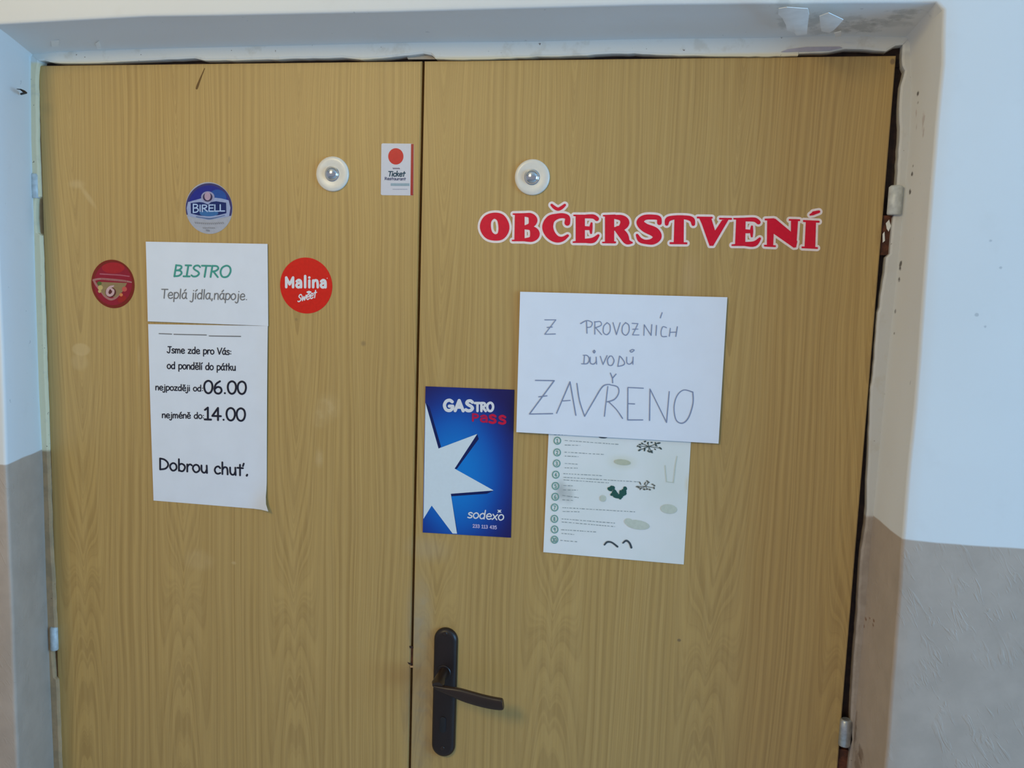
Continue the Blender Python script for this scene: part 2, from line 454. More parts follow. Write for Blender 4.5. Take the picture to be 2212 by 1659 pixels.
# floor and ceiling (outside the frame, they close the hallway)
def floor_material():
    t = NT('grey_terrazzo'); P, X, Y, Z = t.pos()
    v = t.noise(P, 120, 2)
    t.bump(v, .1, .0005)
    return t.out(t.mix(t.ramp(v, .4, .6), (.46, .48, .50), (.54, .56, .58)), .4, 0, .4)
M['floor'] = floor_material()
bm = bmesh.new(); box(bm, (WX0, -3.6, -.08), (WX1, .10, 0)); struct(bm_obj('floor', bm, M['floor']), 'pale grey terrazzo hallway floor')
M['ceil'] = plain('ceiling_white', (.78, .78, .76), .8)
bm = bmesh.new(); box(bm, (WX0, -3.6, WZ1), (WX1, YF+.2, WZ1+.08)); struct(bm_obj('ceiling', bm, M['ceil']), 'white hallway ceiling')

# peeling paint on the soffit, top right
def flake(pts, z0, curl, mat, name='paint_flake'):
    """thin curled sheet hanging under the soffit; pts are picture points on the soffit plane"""
    base = [atz(px, py, z0) for px, py in pts]
    cx = sum(p.x for p in base)/len(base); cy = sum(p.y for p in base)/len(base)
    ymin = min(p.y for p in base); ymax = max(p.y for p in base)
    V = [Vector((cx, cy, z0-.002-curl*.3))]; 
    for p in base:
        t = (p.y-ymin)/(ymax-ymin+1e-6)
        V.append(Vector((p.x, p.y, z0-.001-curl*t*t+random.uniform(-.0006, .0006))))
    n = len(base); F = [(0, 1+k, 1+(k+1) % n) for k in range(n)]
    V2 = [v+Vector((0, 0, .0007)) for v in V]; m = len(V)
    F2 = [(m+a, m+c, m+b) for a, b, c in F]; side = [(1+k, m+1+k, m+1+(k+1) % n, 1+(k+1) % n) for k in range(n)]
    return mesh_obj(name, V+V2, F+F2+side, mat, wall, True)
M['flake'] = plain('peeled_white_paint', (.86, .86, .82), .7)
zs = zF-.010
flake([(1682,18),(1700,14),(1745,18),(1748,30),(1745,50),(1744,64),(1722,66),(1716,61),(1700,58),(1698,48),(1690,36),(1681,30)], zs, .0050, M['flake'])
flake([(1770,34),(1790,26),(1822,40),(1812,50),(1803,56),(1792,62),(1775,60),(1772,48)], zs, .0045, M['flake'])
flake([(1802,70),(1817,66),(1818,74),(1806,76)], zs, .002, M['flake'])
flake([(62,100),(85,98),(108,104),(104,108),(80,108)], zF-.006, .004, M['flake'])
flake([(110,88),(128,86),(126,94),(112,95)], zF-.006, .003, M['flake'])
flake([(206,92),(214,88),(220,102),(210,100)], zF-.006, .004, M['flake'])
# shallow hollow left where the paint came off
M['bare'] = plain('bare_grey_plaster', (.50, .50, .48), .85, 0, .2, .2, 60)
def patch(pts, z0, mat):
    base = [atz(px, py, z0) for px, py in pts]
    n = len(base); top = [b+Vector((0, 0, .003)) for b in base]
    return mesh_obj('bare_patch', base+top, [tuple(range(n))]+[(k, (k+1) % n, n+(k+1) % n, n+k) for k in range(n)], mat, wall)

# ------------------------------------------------------------------ door frame
frame = struct(thing('trim_1', 'painted metal door frame with chipped brown rebate and hinges', 'frame', (0, 0, 0)))
del frame['category']
def strip(name, pts_outer, pts_inner, y0, y1, mat, lip=.003):
    """plate between two polylines of picture points; inner edge rounded a little"""
    A = [at(*p, y0) for p in pts_outer]; B = [at(*p, y0) for p in pts_inner]
    V = []; R = []
    for a, b in zip(A, B):
        d = (b-a); l = d.length or 1; u = d/l
        q = b-u*min(lip, l*.4)
        row = [Vector((a.x, y1, a.z)), a, q, Vector((b.x, y0+.0015, b.z)), Vector((b.x, y1, b.z))]
        R.append(range(len(V), len(V)+5)); V += row
    F = []
    for r0, r1 in zip(R[:-1], R[1:]):
        for k in range(4): F.append((r0[k], r0[k+1], r1[k+1], r1[k]))
    o = mesh_obj(name, V, F, mat, frame)
    b_ = bmesh.new(); b_.from_mesh(o.data); bmesh.ops.recalc_face_normals(b_, faces=b_.faces)
    if sum(f.normal.y*f.calc_area() for f in b_.faces) > 0: bmesh.ops.reverse_faces(b_, faces=b_.faces)
    b_.to_mesh(o.data); b_.free(); return o
def interp(P, y):
    for a, b in zip(P[:-1], P[1:]):
        if a[1] <= y <= b[1]: return a[0]+(b[0]-a[0])*(y-a[1])/(b[1]-a[1])
    return P[-1][0] if y > P[-1][1] else P[0][0]
def interx(P, x):
    for a, b in zip(P[:-1], P[1:]):
        if a[0] <= x <= b[0]: return a[1]+(b[1]-a[1])*(x-a[0])/(b[0]-a[0])
    return P[-1][1] if x > P[-1][0] else P[0][1]
# left jamb face
LO = [(60,98),(64,300),(68,420),(74,640),(81,850),(89,1003),(96,1250),(104,1450),(112,1659),(136,2500)]
LI = [(84,128),(82,200),(82,300),(84,374)]
LI1 = [(84,100),(84,128),(80,160),(80,230),(81,300),(84,374)]
LI2 = [(88,508),(91,560),(93,640),(97,760),(102,900),(105,1003),(107,1060),(109,1120),(113,1200),(118,1300),(120,1354)]
LI3 = [(124,1468),(126,1520),(129,1600),(131,1659),(152,2500)]
LH1 = [(84,374),(77,428),(76,440),(77,470),(79,500),(88,508)]           # hinge cut-outs: face steps back
def jamb(OUT, INN, mat, dx):
    OUT = [(x+dx, y) for x, y in OUT]; name = 'jamb'
    ys = [p[1] for p in INN]; ys2 = []
    for a, b in zip(ys[:-1], ys[1:]):
        n = max(1, int((b-a)/14)) if b < 1700 else 12
        ys2 += [a+(b-a)*k/n for k in range(n)]
    ys2.append(ys[-1])
    return strip(name, [(interp(OUT, y), y) for y in ys2], [(interp(INN, y)+random.uniform(-.7, .7), y) for y in ys2], YJ+.0005, .03, mat)
Lfull = LI1 + [(85,400),(86,424),(78,429),(77,440),(76,470),(78,496),(80,503),(88,509)] + LI2[1:] + [(121,1380),(122,1404),(113,1407),(115,1440),(117,1464),(124,1469)] + LI3[1:]
jamb(LO, Lfull, M['frame'], -9)
# right jamb face
RO = [(1968,60),(1967,200),(1966,300),(1953,450),(1934,640),(1917,800),(1899,1000),(1886,1143),(1870,1330),(1854,1500),(1842,1659),(1790,2500)]
RI = [(1951,62),(1951,96),(1950,112),(1948,128),(1950,142),(1955,152),(1953,165),(1947,185),(1944,210),(1943,235),(1944,260),(1944,290),(1941,340),(1938,398),
      (1933,402),(1932,464),(1930,470),(1926,510),(1923,548),(1915,556),(1911,590),(1903,640),(1901,664),(1897,676),(1893,720),(1888,790),(1884,826),(1881,838),(1879,900),(1877,950),(1876,1000),
      (1874,1040),(1874,1075),(1873,1100),(1870,1140),(1864,1170),(1860,1190),(1856,1260),(1852,1330),(1847,1400),(1843,1450),(1838,1555),(1842,1600),(1838,1612),(1832,1659),(1780,2500)]
jamb(RO, RI, M['frame_grey'], 9)
# head
TO = [(60,112),(128,111),(260,106),(420,102),(560,99),(900,91),(1150,89),(1400,83),(1650,81),(1800,75),(1968,72)]
TI = [(84,131),(96,130),(106,133),(125,136),(160,136),(210,135),(270,132),(310,131),(360,128),(400,126),(420,125),(440,130),(500,130),(560,128),(596,128),(640,126),(690,125),(740,124),(780,128),(840,124),(872,120),(900,117),(914,115),(932,119),
      (940,127),(1000,128),(1060,127),(1100,125),(1160,122),(1250,120),(1300,116),(1340,115),(1370,115),(1450,119),(1560,121),(1660,121),(1724,119),(1726,115),(1790,112),(1825,105),(1860,106),(1890,108),(1915,110),(1925,103),(1935,98),(1951,96)]
xs2 = []
for a, b in zip(TI[:-1], TI[1:]):
    n = max(1, int((b[0]-a[0])/14)); xs2 += [a[0]+(b[0]-a[0])*k/n for k in range(n)]
xs2.append(TI[-1][0])
strip('head', [(x if 90 < x < 1945 else (52 if x < 90 else 1979), interx(TO, x)-9) for x in xs2], [(x, interx(TI, x)+random.uniform(-.6, .6)) for x in xs2], YJ, .03, M['frame'])
# brown rebate behind the gaps
dTL, dTR = at(83, 139), at(1937, 121)
leafL0, leafL1 = -.6568, -.0158
leafR0, leafR1 = -.0118, .6425
ZT = 1.969
bm = bmesh.new(); box(bm, (inL[5].x-.01, .016, 0), (leafL0+.012, .030, ZT+.03)); bm_obj('rebate', bm, M['brown'], frame)
bm = bmesh.new(); box(bm, (leafR1-.012, .016, 0), (.69, .030, ZT+.03)); bm_obj('rebate', bm, M['brown'], frame)
bm = bmesh.new(); box(bm, (-.68, .014, ZT-.012), (.69, .028, ZT+.045)); bm_obj('rebate', bm, M['brown'], frame)
# lilac-grey layered lip above the right leaf, tan lip above the left leaf
flat('paint_lip', [[(1686,115),(1700,109),(1740,104),(1812,103),(1818,106),(1790,112),(1726,114),(1700,115)]], ink('lilac_grey_paint', 184, 178, 188), frame, YJ-.0002, .0006)
flat('paint_lip', [[(880,119),(905,117),(930,119),(940,127),(880,127),(878,123)]], ink('light_tan_paint', 190, 178, 160), frame, .004, .0006)

# hinges: knuckle + open cut-out below
def hinge(px0, py0, px1, py1, cut, mat, r=.0065, side=1):
    c0 = at((px0+px1)/2, py0, -.006); c1 = at((px0+px1)/2, py1, -.006)
    bm = bmesh.new()
    n = 20; prof = [(0, c0.z+.001), (r*.72, c0.z+.001), (r, c0.z-.0015), (r, c1.z+.0015), (r*.9, c1.z), (0, c1.z)]
    x, y = (c0.x+c1.x)/2, -.0035
    rings = [[bm.verts.new((x+rr*math.cos(2*math.pi*k/n), y+rr*math.sin(2*math.pi*k/n), z)) for k in range(n)] for rr, z in prof[1:-1]]
    for a, b in zip(rings[:-1], rings[1:]):
        for k in range(n): bm.faces.new((a[k], a[(k+1) % n], b[(k+1) % n], b[k]))
    bm.faces.new(rings[0]); bm.faces.new(rings[-1])
    h = bm_obj('hinge', bm, mat, frame)
    for p in h.data.polygons: p.use_smooth = len(p.vertices) == 4
    # leaf plate set in the frame
    bm = bmesh.new(); box(bm, (min(x, x+side*.012), .002, c1.z-.001), (max(x, x+side*.012), .0045, c0.z)); q = bm_obj('leaf_plate', bm, mat, h); 
    q.location = q.location - h.location + Vector((0,0,0))
    # lower pin housing in the cut-out
    a = at(cut[0], cut[1], .012); b = at(cut[2], cut[3], .012)
    bm = bmesh.new(); box(bm, (min(a.x, b.x), .006, min(a.z, b.z)), (max(a.x, b.x), .014, max(a.z, b.z)))
    bm_obj('hinge_pocket', bm, M['chipped'], frame)
    return h
hinge(62, 376, 86, 428, (77, 429, 90, 508), M['hinge_paint'])
hinge(108, 1356, 122, 1405, (112, 1406, 126, 1469), M['hinge_paint'])
hinge(1921, 402, 1948, 464, (1906, 466, 1932, 552), M['hinge_paint'], .0095, 1)
hinge(1813, 1556, 1839, 1612, (1806, 1613, 1838, 1720), M['steel'], .0085, 1)
# chips of pale paint left in the upper right hinge pocket
flat('paint_chip', [[(1915,482),(1922,474),(1926,488),(1921,500),(1917,494)]], M['flake'], frame, .005, .0008)
flat('paint_chip', [[(1908,505),(1912,500),(1913,520),(1908,524)]], M['flake'], frame, .005, .0008)

# ------------------------------------------------------------------ door leaves
def leaf(name, x0, x1, label):
    root = bpy.data.objects.new(name, None); COL.objects.link(root); root.location = ((x0+x1)/2, 0, 0); root.empty_display_size = .1
    struct(root, label)
    bm = bmesh.new(); box(bm, (x0, 0, .006), (x1, .040, ZT))
    bmesh.ops.bevel(bm, geom=[e for e in bm.edges if e.verts[0].co.y < .001 and e.verts[1].co.y < .001], offset=.0012, segments=2, affect='EDGES')
    bm_obj('panel', bm, M['wood'], root)
    return root
door1 = leaf('door_1', leafL0, leafL1, 'left door leaf of golden oak laminate carrying the long white opening-hours sheet')
door2 = leaf('door_2', leafR0, leafR1, 'right door leaf of oak laminate with the brown lever handle and red lettering')
bm = bmesh.new(); box(bm, (leafL1-.008, .012, .006), (leafR0+.008, .036, ZT-.002)); bm_obj('rebate_strip', bm, M['brown'], door1)
# nicks and lock plate edge in the gap
bm = bmesh.new(); g0 = at(889, 1398, .004); g1 = at(887, 1442, .004)
box(bm, (g0.x-.0022, .003, g1.z), (g0.x+.0022, .012, g0.z)); bm_obj('strike_plate', bm, M['chipped'], door1)
flat('nick', [[(884,1395),(892,1396),(893,1400),(885,1400)]], M['brown'], door1, -.0002)
flat('nick', [[(880,1430),(890,1433),(891,1436),(883,1435)]], M['brown'], door1, -.0002)
flat('nick', [[(885,1438),(893,1438),(893,1442),(886,1442)]], ink('scraped_wood', 190, 150, 105), door1, -.0002)
# dark streak under the head and one long scratch
flat('streak', stroke([(442,148,.8),(437,160,1.2),(432,172,1.8),(427,185,2.4),(425,191,2.2)]), ink('dark_wood_streak', 112, 84, 46), door1, -.0002)
M['scuff'] = ink('faint_scuff', 150, 124, 76)

# round capped fixings: ivory washer + domed steel nut
def fixing(px, py, parent, r=.0262):
    c = at(px, py, 0)
    def lathe(name, prof, mat, par):
        n = 48; V = []; F = []
        for rr, yy in prof:
            for k in range(n): V.append(Vector((c.x+rr*math.cos(2*math.pi*k/n), -yy, c.z+rr*math.sin(2*math.pi*k/n))))
        for a in range(len(prof)-1):
            for k in range(n): F.append((a*n+k, a*n+(k+1) % n, (a+1)*n+(k+1) % n, (a+1)*n+k))
        F.append(tuple((len(prof)-1)*n+k for k in range(n)))
        o = mesh_obj(name, V, F, mat, None, True, c)
        b_ = bmesh.new(); b_.from_mesh(o.data); bmesh.ops.recalc_face_normals(b_, faces=b_.faces)
        if sum(f.normal.y*f.calc_area() for f in b_.faces) > 0: bmesh.ops.reverse_faces(b_, faces=b_.faces)
        b_.to_mesh(o.data); b_.free()
        o.parent = par; o.location = c - (par.location if par.parent is None else par.parent.location+par.location)
        return o
    p = lathe('round_washer', [(r, 0), (r, .0018), (r*.985, .0028), (r*.94, .0036), (r*.80, .0040), (r*.60, .0034), (r*.44, .0030), (0.001, .0030)], M['ivory'], parent)
    q = .0102
    lathe('domed_screw', [(q*1.12, .0030), (q*1.12, .0036), (q, .0040)]+[(q*math.cos(a*math.pi/2/12), .0040+q*.62*math.sin(a*math.pi/2/12)) for a in range(1, 12)]+[(.0003, .0040+q*.62)], M['chrome'], p)
fixing(719, 376, door1); fixing(1150, 383, door2, .0258)

# door handle
hroot = bpy.data.objects.new('door_handle', None); COL.objects.link(hroot)
hc = at(962, 1492, 0); hroot.parent = door2; hroot.location = hc - door2.location; hroot.empty_display_size = .03
def hobj(o):
    w_ = o.location.copy(); o.parent = hroot; o.location = w_ - hc; return o
def stadium(c_top, c_bot, r, yprof):
    V = []; F = []; n = 16
    for inset, y in yprof:
        rr = r-inset; ring = []
        for k in range(n+1): a = math.pi*k/n; ring.append(Vector((c_top.x+rr*math.cos(a), y, c_top.z+rr*math.sin(a))))
        for k in range(n+1): a = math.pi+math.pi*k/n; ring.append(Vector((c_bot.x+rr*math.cos(a), y, c_bot.z+rr*math.sin(a))))
        V += ring
    m = 2*(n+1)
    for a in range(len(yprof)-1):
        for k in range(m): F.append((a*m+k, a*m+(k+1) % m, (a+1)*m+(k+1) % m, (a+1)*m+k))
    F.append(tuple((len(yprof)-1)*m+k for k in range(m)))
    return V, F
def fixn(o):
    b_ = bmesh.new(); b_.from_mesh(o.data); bmesh.ops.recalc_face_normals(b_, faces=b_.faces)
    if sum(f.normal.y*f.calc_area() for f in b_.faces) > 0: bmesh.ops.reverse_faces(b_, faces=b_.faces)
    b_.to_mesh(o.data); b_.free(); return o
pt_ = at(965, 1355, 0); pb_ = at(958, 1631, 0); rp = .0190
xm = (pt_.x+pb_.x)/2
V, F = stadium(Vector((xm, 0, pt_.z-rp)), Vector((xm, 0, pb_.z+rp)), rp, [(0, 0), (0, -.003), (.0012, -.0060), (.004, -.0082), (.007, -.0090)])
o = fixn(mesh_obj('backplate', V, F, M['brownplastic'], None, True)); hobj(o)
def disc(c, r, y0, y1, mat, name, n=32, bev=.001):
    V = []; F = []
    for rr, y in ((r, y0), (r, y1+bev), (r-bev, y1)):
        for k in range(n): V.append(Vector((c.x+rr*math.cos(2*math.pi*k/n), y, c.z+rr*math.sin(2*math.pi*k/n))))
    for a in range(2):
        for k in range(n): F.append((a*n+k, a*n+(k+1) % n, (a+1)*n+(k+1) % n, (a+1)*n+k))
    F.append(tuple(2*n+k for k in range(n)))
    return fixn(mesh_obj(name, V, F, mat, None, False))
nk = Vector((xm-.0005, 0, at(958, 1452, -.009).z))
o = disc(nk, .0118, -.0085, -.0115, M['brownplastic'], 'rose'); hobj(o)
kc = Vector((xm, 0, at(960, 1563, -.009).z))
V, F = stadium(kc+Vector((0, 0, .006)), kc-Vector((0, 0, .010)), .0052, [(0, -.0088), (0, -.0102), (.0008, -.0106)])
o = fixn(mesh_obj('lock_cylinder', V, F, M['black'], None, True)); hobj(o)
for py in (1369, 1617):
    o = disc(Vector((xm, 0, at(961, py, -.009).z)), .0035, -.0088, -.0098, M['leverbrown'], 'plate_screw', 16, .0004); hobj(o)
# neck: round shank coming out of the plate towards the viewer
NL = .048
def sweep(pts, prof_fn, mat, name, n=20):
    V = []; F = []
    for k, p in enumerate(pts):
        a = pts[max(0, k-1)][0]; b = pts[min(len(pts)-1, k+1)][0]; t = (b-a).normalized()
        up = Vector((0, 0, 1)) if abs(t.z) < .8 else Vector((0, -1, 0))
        s = t.cross(up).normalized(); u = s.cross(t).normalized()
        hx, hz = p[1], p[2]
        for j in range(n):
            ang = 2*math.pi*j/n; ca, sa = math.cos(ang), math.sin(ang); e = prof_fn
            x = math.copysign(abs(ca)**e, ca)*hx; z = math.copysign(abs(sa)**e, sa)*hz
            V.append(p[0]+s*x+u*z)
    for k in range(len(pts)-1):
        for j in range(n): F.append((k*n+j, k*n+(j+1) % n, (k+1)*n+(j+1) % n, (k+1)*n+j))
    F.append(tuple(range(n))); F.append(tuple((len(pts)-1)*n+j for j in range(n)))
    o = mesh_obj(name, V, F, mat, None, True)
    b_ = bmesh.new(); b_.from_mesh(o.data); bmesh.ops.recalc_face_normals(b_, faces=b_.faces); b_.to_mesh(o.data); b_.free(); return o
o = sweep([(Vector((nk.x, -.008, nk.z)), .0085, .0085), (Vector((nk.x, -.020, nk.z-.0005)), .0078, .0078), (Vector((nk.x, -.034, nk.z-.001)), .0085, .0075), (Vector((nk.x+.001, -.044, nk.z-.0015)), .010, .0065), (Vector((nk.x+.002, -.052, nk.z-.002)), .008, .005)], 1.0, M['leverbrown'], 'shank'); hobj(o)
ly = -.049
cen = [(938,1481,2.5),(948,1485,5),(962,1489.5,7),(978,1494,9.5),(995,1499.5,12),(1015,1506,13),(1040,1513,13.2),(1062,1518,13),(1079,1520.5,12.6),(1085,1521,11.6),(1087,1521,9.5)]
cen = catmull(cen, n=4)
pts = []
for px, py, hh in cen:
    q = at(px, py, ly); z2 = (at(px, py-hh, ly)-at(px, py+hh, ly)).length/2
    pts.append((q, .0052, z2))
o = sweep(pts, .62, M['leverbrown'], 'lever', 24); hobj(o)

# small black nail in the left reveal
nroot = thing('nail', 'small dark bent nail sticking out of the pale left door reveal near the top', 'nail', at(42, 196, -.06))
nl = at(64, 203, -.045); n0 = at(40, 192, -.075)
def tube(name, P, r, mat, par):
    pts = [(Vector(p), rr, rr) for p, rr in zip(P, r)]
    o = sweep(pts, 1.0, mat, name, 10); w_ = o.location.copy(); o.parent = par; o.location = w_-par.location; return o
tube('shaft', [Vector((XL-.012, -.045, nl.z)), Vector((XL+.001, -.050, nl.z+.001)), at(52, 198, -.06), at(44, 193, -.07)], [.0016, .0018, .0022, .0010], M['black'], nroot)
tube('tip', [at(45, 193.5, -.07), at(36, 192, -.075)], [.0010, .0004], M['black'], nroot)

# ------------------------------------------------------------------ stroke lettering
# glyph: (advance, [strokes]); stroke = ('s'|'l'|'c', pts) smooth / straight / closed smooth; y up, baseline 0, capital height 1, x-height .66
G = {
' ': (.42, []),
'B': (.72, [('l', [(.1,.98),(.1,0)]), ('s', [(.1,.96),(.45,.92),(.52,.74),(.36,.56),(.12,.52)]), ('s', [(.12,.52),(.46,.50),(.6,.28),(.42,.06),(.1,.02)])]),
'I': (.58, [('l', [(.08,.97),(.5,.97)]), ('l', [(.29,.97),(.29,.02)]), ('l', [(.06,.02),(.52,.02)])]),
'S': (.70, [('s', [(.6,.84),(.45,.97),(.22,.93),(.13,.74),(.28,.58),(.50,.44),(.60,.26),(.46,.06),(.22,.02),(.06,.12)])]),
'T': (.70, [('l', [(.02,.96),(.68,.96)]), ('l', [(.35,.96),(.35,0)])]),
'R': (.72, [('l', [(.1,.97),(.1,0)]), ('s', [(.1,.96),(.44,.94),(.57,.74),(.42,.54),(.12,.46)]), ('l', [(.26,.46),(.64,.0)])]),
'O': (.86, [('c', [(.43,1.0),(.14,.82),(.06,.46),(.2,.1),(.43,0),(.68,.12),(.8,.5),(.7,.86)])]),
'e': (.62, [('s', [(.1,.32),(.5,.36),(.5,.54),(.32,.66),(.13,.52),(.08,.28),(.2,.04),(.38,.0),(.56,.1)])]),
'p': (.62, [('l', [(.1,.64),(.1,-.34)]), ('s', [(.1,.5),(.28,.66),(.5,.56),(.56,.32),(.44,.06),(.26,.0),(.1,.1)])]),
'l': (.26, [('l', [(.12,1.02),(.12,0)])]),
'a': (.62, [('s', [(.5,.56),(.32,.66),(.13,.52),(.07,.26),(.2,.02),(.38,.06),(.49,.3)]), ('s', [(.51,.64),(.48,.3),(.52,.1),(.6,0)])]),
'j': (.36, [('s', [(.22,.62),(.23,.1),(.2,-.24),(.06,-.34),(-.06,-.24)]), ('l', [(.23,.88),(.23,.89)])]),
'i': (.26, [('l', [(.12,.62),(.12,0)]), ('l', [(.12,.88),(.12,.89)])]),
'd': (.64, [('l', [(.52,1.02),(.52,0)]), ('s', [(.5,.5),(.34,.64),(.14,.52),(.07,.28),(.18,.03),(.36,.02),(.52,.2)])]),
',': (.3, [('s', [(.16,.06),(.12,-.16)])]),
'n': (.58, [('l', [(.09,.62),(.09,0)]), ('s', [(.09,.42),(.24,.62),(.42,.6),(.48,.36),(.49,0)])]),
'o': (.62, [('c', [(.3,.65),(.1,.5),(.06,.26),(.2,.02),(.38,.02),(.54,.22),(.5,.52)])]),
'.': (.3, [('l', [(.14,.04),(.15,.04)])]),
'J': (.66, [('l', [(.16,.96),(.64,.96)]), ('s', [(.42,.96),(.42,.3),(.34,.04),(.18,.02),(.04,.18)])]),
's': (.52, [('s', [(.44,.56),(.28,.65),(.1,.54),(.16,.38),(.38,.28),(.44,.12),(.28,0),(.06,.05)])]),
'm': (.86, [('l', [(.09,.62),(.09,0)]), ('s', [(.09,.42),(.22,.62),(.36,.58),(.40,.36),(.41,0)]), ('s', [(.41,.42),(.54,.62),(.68,.58),(.73,.36),(.74,0)])]),
'z': (.56, [('l', [(.07,.62),(.48,.62),(.07,.02),(.5,.02)])]),
'r': (.46, [('l', [(.1,.62),(.1,0)]), ('s', [(.1,.38),(.2,.58),(.34,.64),(.44,.56)])]),
'V': (.72, [('l', [(.04,.98),(.32,.02),(.68,.98)])]),
':': (.3, [('l', [(.14,.12),(.15,.12)]), ('l', [(.14,.52),(.15,.52)])]),
't': (.5, [('l', [(.24,.92),(.24,0)]), ('l', [(.04,.64),(.46,.64)])]),
'k': (.56, [('l', [(.1,1.0),(.1,0)]), ('l', [(.44,.62),(.12,.3)]), ('l', [(.22,.38),(.5,0)])]),
'u': (.58, [('s', [(.08,.62),(.09,.2),(.22,.01),(.38,.06),(.46,.28)]), ('l', [(.47,.64),(.49,0)])]),
'b': (.62, [('l', [(.1,1.02),(.1,.02)]), ('s', [(.1,.5),(.28,.64),(.48,.54),(.55,.32),(.42,.04),(.24,0),(.1,.1)])]),
'c': (.54, [('s', [(.48,.5),(.34,.64),(.15,.54),(.07,.3),(.16,.06),(.32,0),(.48,.08)])]),
'h': (.60, [('l', [(.1,1.02),(.1,0)]), ('s', [(.1,.36),(.24,.6),(.42,.58),(.48,.36),(.49,0)])]),
'D': (.78, [('l', [(.1,.97),(.1,.02)]), ('s', [(.1,.97),(.42,.9),(.66,.66),(.68,.38),(.48,.12),(.1,.02)])]),
'M': (.90, [('l', [(.06,0),(.2,.98),(.44,.2),(.68,.98),(.82,0)])]),
'G': (.80, [('s', [(.70,.84),(.48,.99),(.2,.86),(.06,.48),(.2,.08),(.5,.0),(.72,.2),(.74,.42)]), ('l', [(.74,.42),(.46,.42)])]),
'A': (.76, [('l', [(.04,0),(.37,.98),(.70,0)]), ('l', [(.17,.34),(.58,.34)])]),
'P': (.66, [('l', [(.1,.97),(.1,0)]), ('s', [(.1,.96),(.44,.94),(.57,.72),(.42,.50),(.12,.44)])]),
'E': (.62, [('l', [(.56,.96),(.1,.96),(.1,.03),(.58,.03)]), ('l', [(.1,.5),(.5,.5)])]),
'L': (.58, [('l', [(.1,.97),(.1,.03),(.56,.03)])]),
'x': (.58, [('l', [(.06,.62),(.5,0)]), ('l', [(.5,.62),(.06,0)])]),
'w': (.80, [('l', [(.04,.62),(.2,.02),(.38,.5),(.56,.02),(.74,.62)])]),
'0': (.70, [('c', [(.34,1.0),(.12,.84),(.05,.5),(.14,.14),(.34,0),(.54,.14),(.63,.5),(.56,.86)])]),
'1': (.56, [('l', [(.1,.78),(.3,.97),(.3,.02)]), ('l', [(.08,.02),(.52,.02)])]),
'2': (.66, [('s', [(.08,.78),(.28,.98),(.52,.84),(.48,.54),(.08,.03)]), ('l', [(.08,.03),(.58,.03)])]),
'3': (.66, [('s', [(.08,.9),(.36,.98),(.54,.78),(.42,.56),(.22,.52)]), ('s', [(.22,.52),(.5,.46),(.56,.22),(.36,.01),(.06,.1)])]),
'4': (.68, [('l', [(.44,0),(.44,.97),(.05,.32),(.64,.32)])]),
'5': (.66, [('l', [(.52,.96),(.14,.96),(.1,.56)]), ('s', [(.1,.56),(.4,.62),(.57,.36),(.42,.04),(.06,.06)])]),
'6': (.66, [('s', [(.46,.98),(.18,.74),(.07,.36),(.16,.06),(.4,.0),(.57,.2),(.5,.46),(.28,.52),(.1,.36)])]),
'7': (.62, [('l', [(.06,.96),(.56,.96),(.22,0)])]),
'8': (.66, [('c', [(.32,.98),(.12,.78),(.3,.54),(.54,.28),(.34,.0),(.08,.24),(.32,.52),(.52,.78)])]),
'9': (.66, [('s', [(.52,.66),(.34,.46),(.12,.56),(.12,.84),(.34,.98),(.54,.84),(.54,.5),(.4,.0)])]),
}
G['@'] = (.62, [('s', [(.1,.54),(.28,.66),(.47,.52),(.49,.0)]), ('c', [(.47,.36),(.2,.34),(.08,.17),(.2,0),(.42,.06)])])
G['#'] = (.88, [('l', [(.1,0),(.1,.97),(.43,.28),(.76,.97),(.76,0)])])
G['|'] = (.28, [('l', [(.14,.97),(.14,.02)])])
def acc(ch, kind):
    adv, st = G[ch]; base = list(st); x = adv*.5; y = .84 if ch.islower() else 1.12
    if ch == 'i': base = base[:1]; x = .12
    if ch == 't' and kind == 'v': return (adv, base+[('l', [(.52,1.04),(.46,.82)])])
    if kind == "'": base = base+[('l', [(x-.04, y-.02), (x+.12, y+.16)])]
    if kind == 'v': base = base+[('l', [(x-.13, y+.13), (x, y), (x+.13, y+.13)])]
    return (adv, base)
ACC = {'á': ('a', "'"), 'í': ('i', "'"), 'é': ('e', "'"), 'ě': ('e', 'v'), 'ť': ('t', 'v')}
for k_, (a_, b_) in ACC.items(): G[k_] = acc(a_, b_)

def text_polys(s, p0, p1, cap, r, slant=0, track=0, sm=1.0, grow=0, vscale=1.0):
    """lay a line of text between two picture points on its baseline; cap = capital height, r = pen radius (pixels)"""
    width = sum(G[c][0]*(sm if (c.islower() or c == '@') else 1)+track for c in s)-track
    dx, dy = p1[0]-p0[0], p1[1]-p0[1]; L = math.hypot(dx, dy); ux, uy = dx/L, dy/L; k = L/width
    out = []; pen = 0
    for c in s:
        adv, st = G[c]; f = sm if (c.islower() or c == '@') else 1
        for kind, pts in st:
            Q = []
            for x, y in pts:
                X = (pen+x*f+slant*y)*k; Yv = y*cap*(f if (c.islower() or c == '@') else 1)
                Q.append((p0[0]+ux*X+uy*Yv*0, p0[1]+uy*X-Yv, r))
            out += stroke(Q, kind == 'c', kind != 'l', grow, 4, 5)
        pen += adv*f+track
    return out

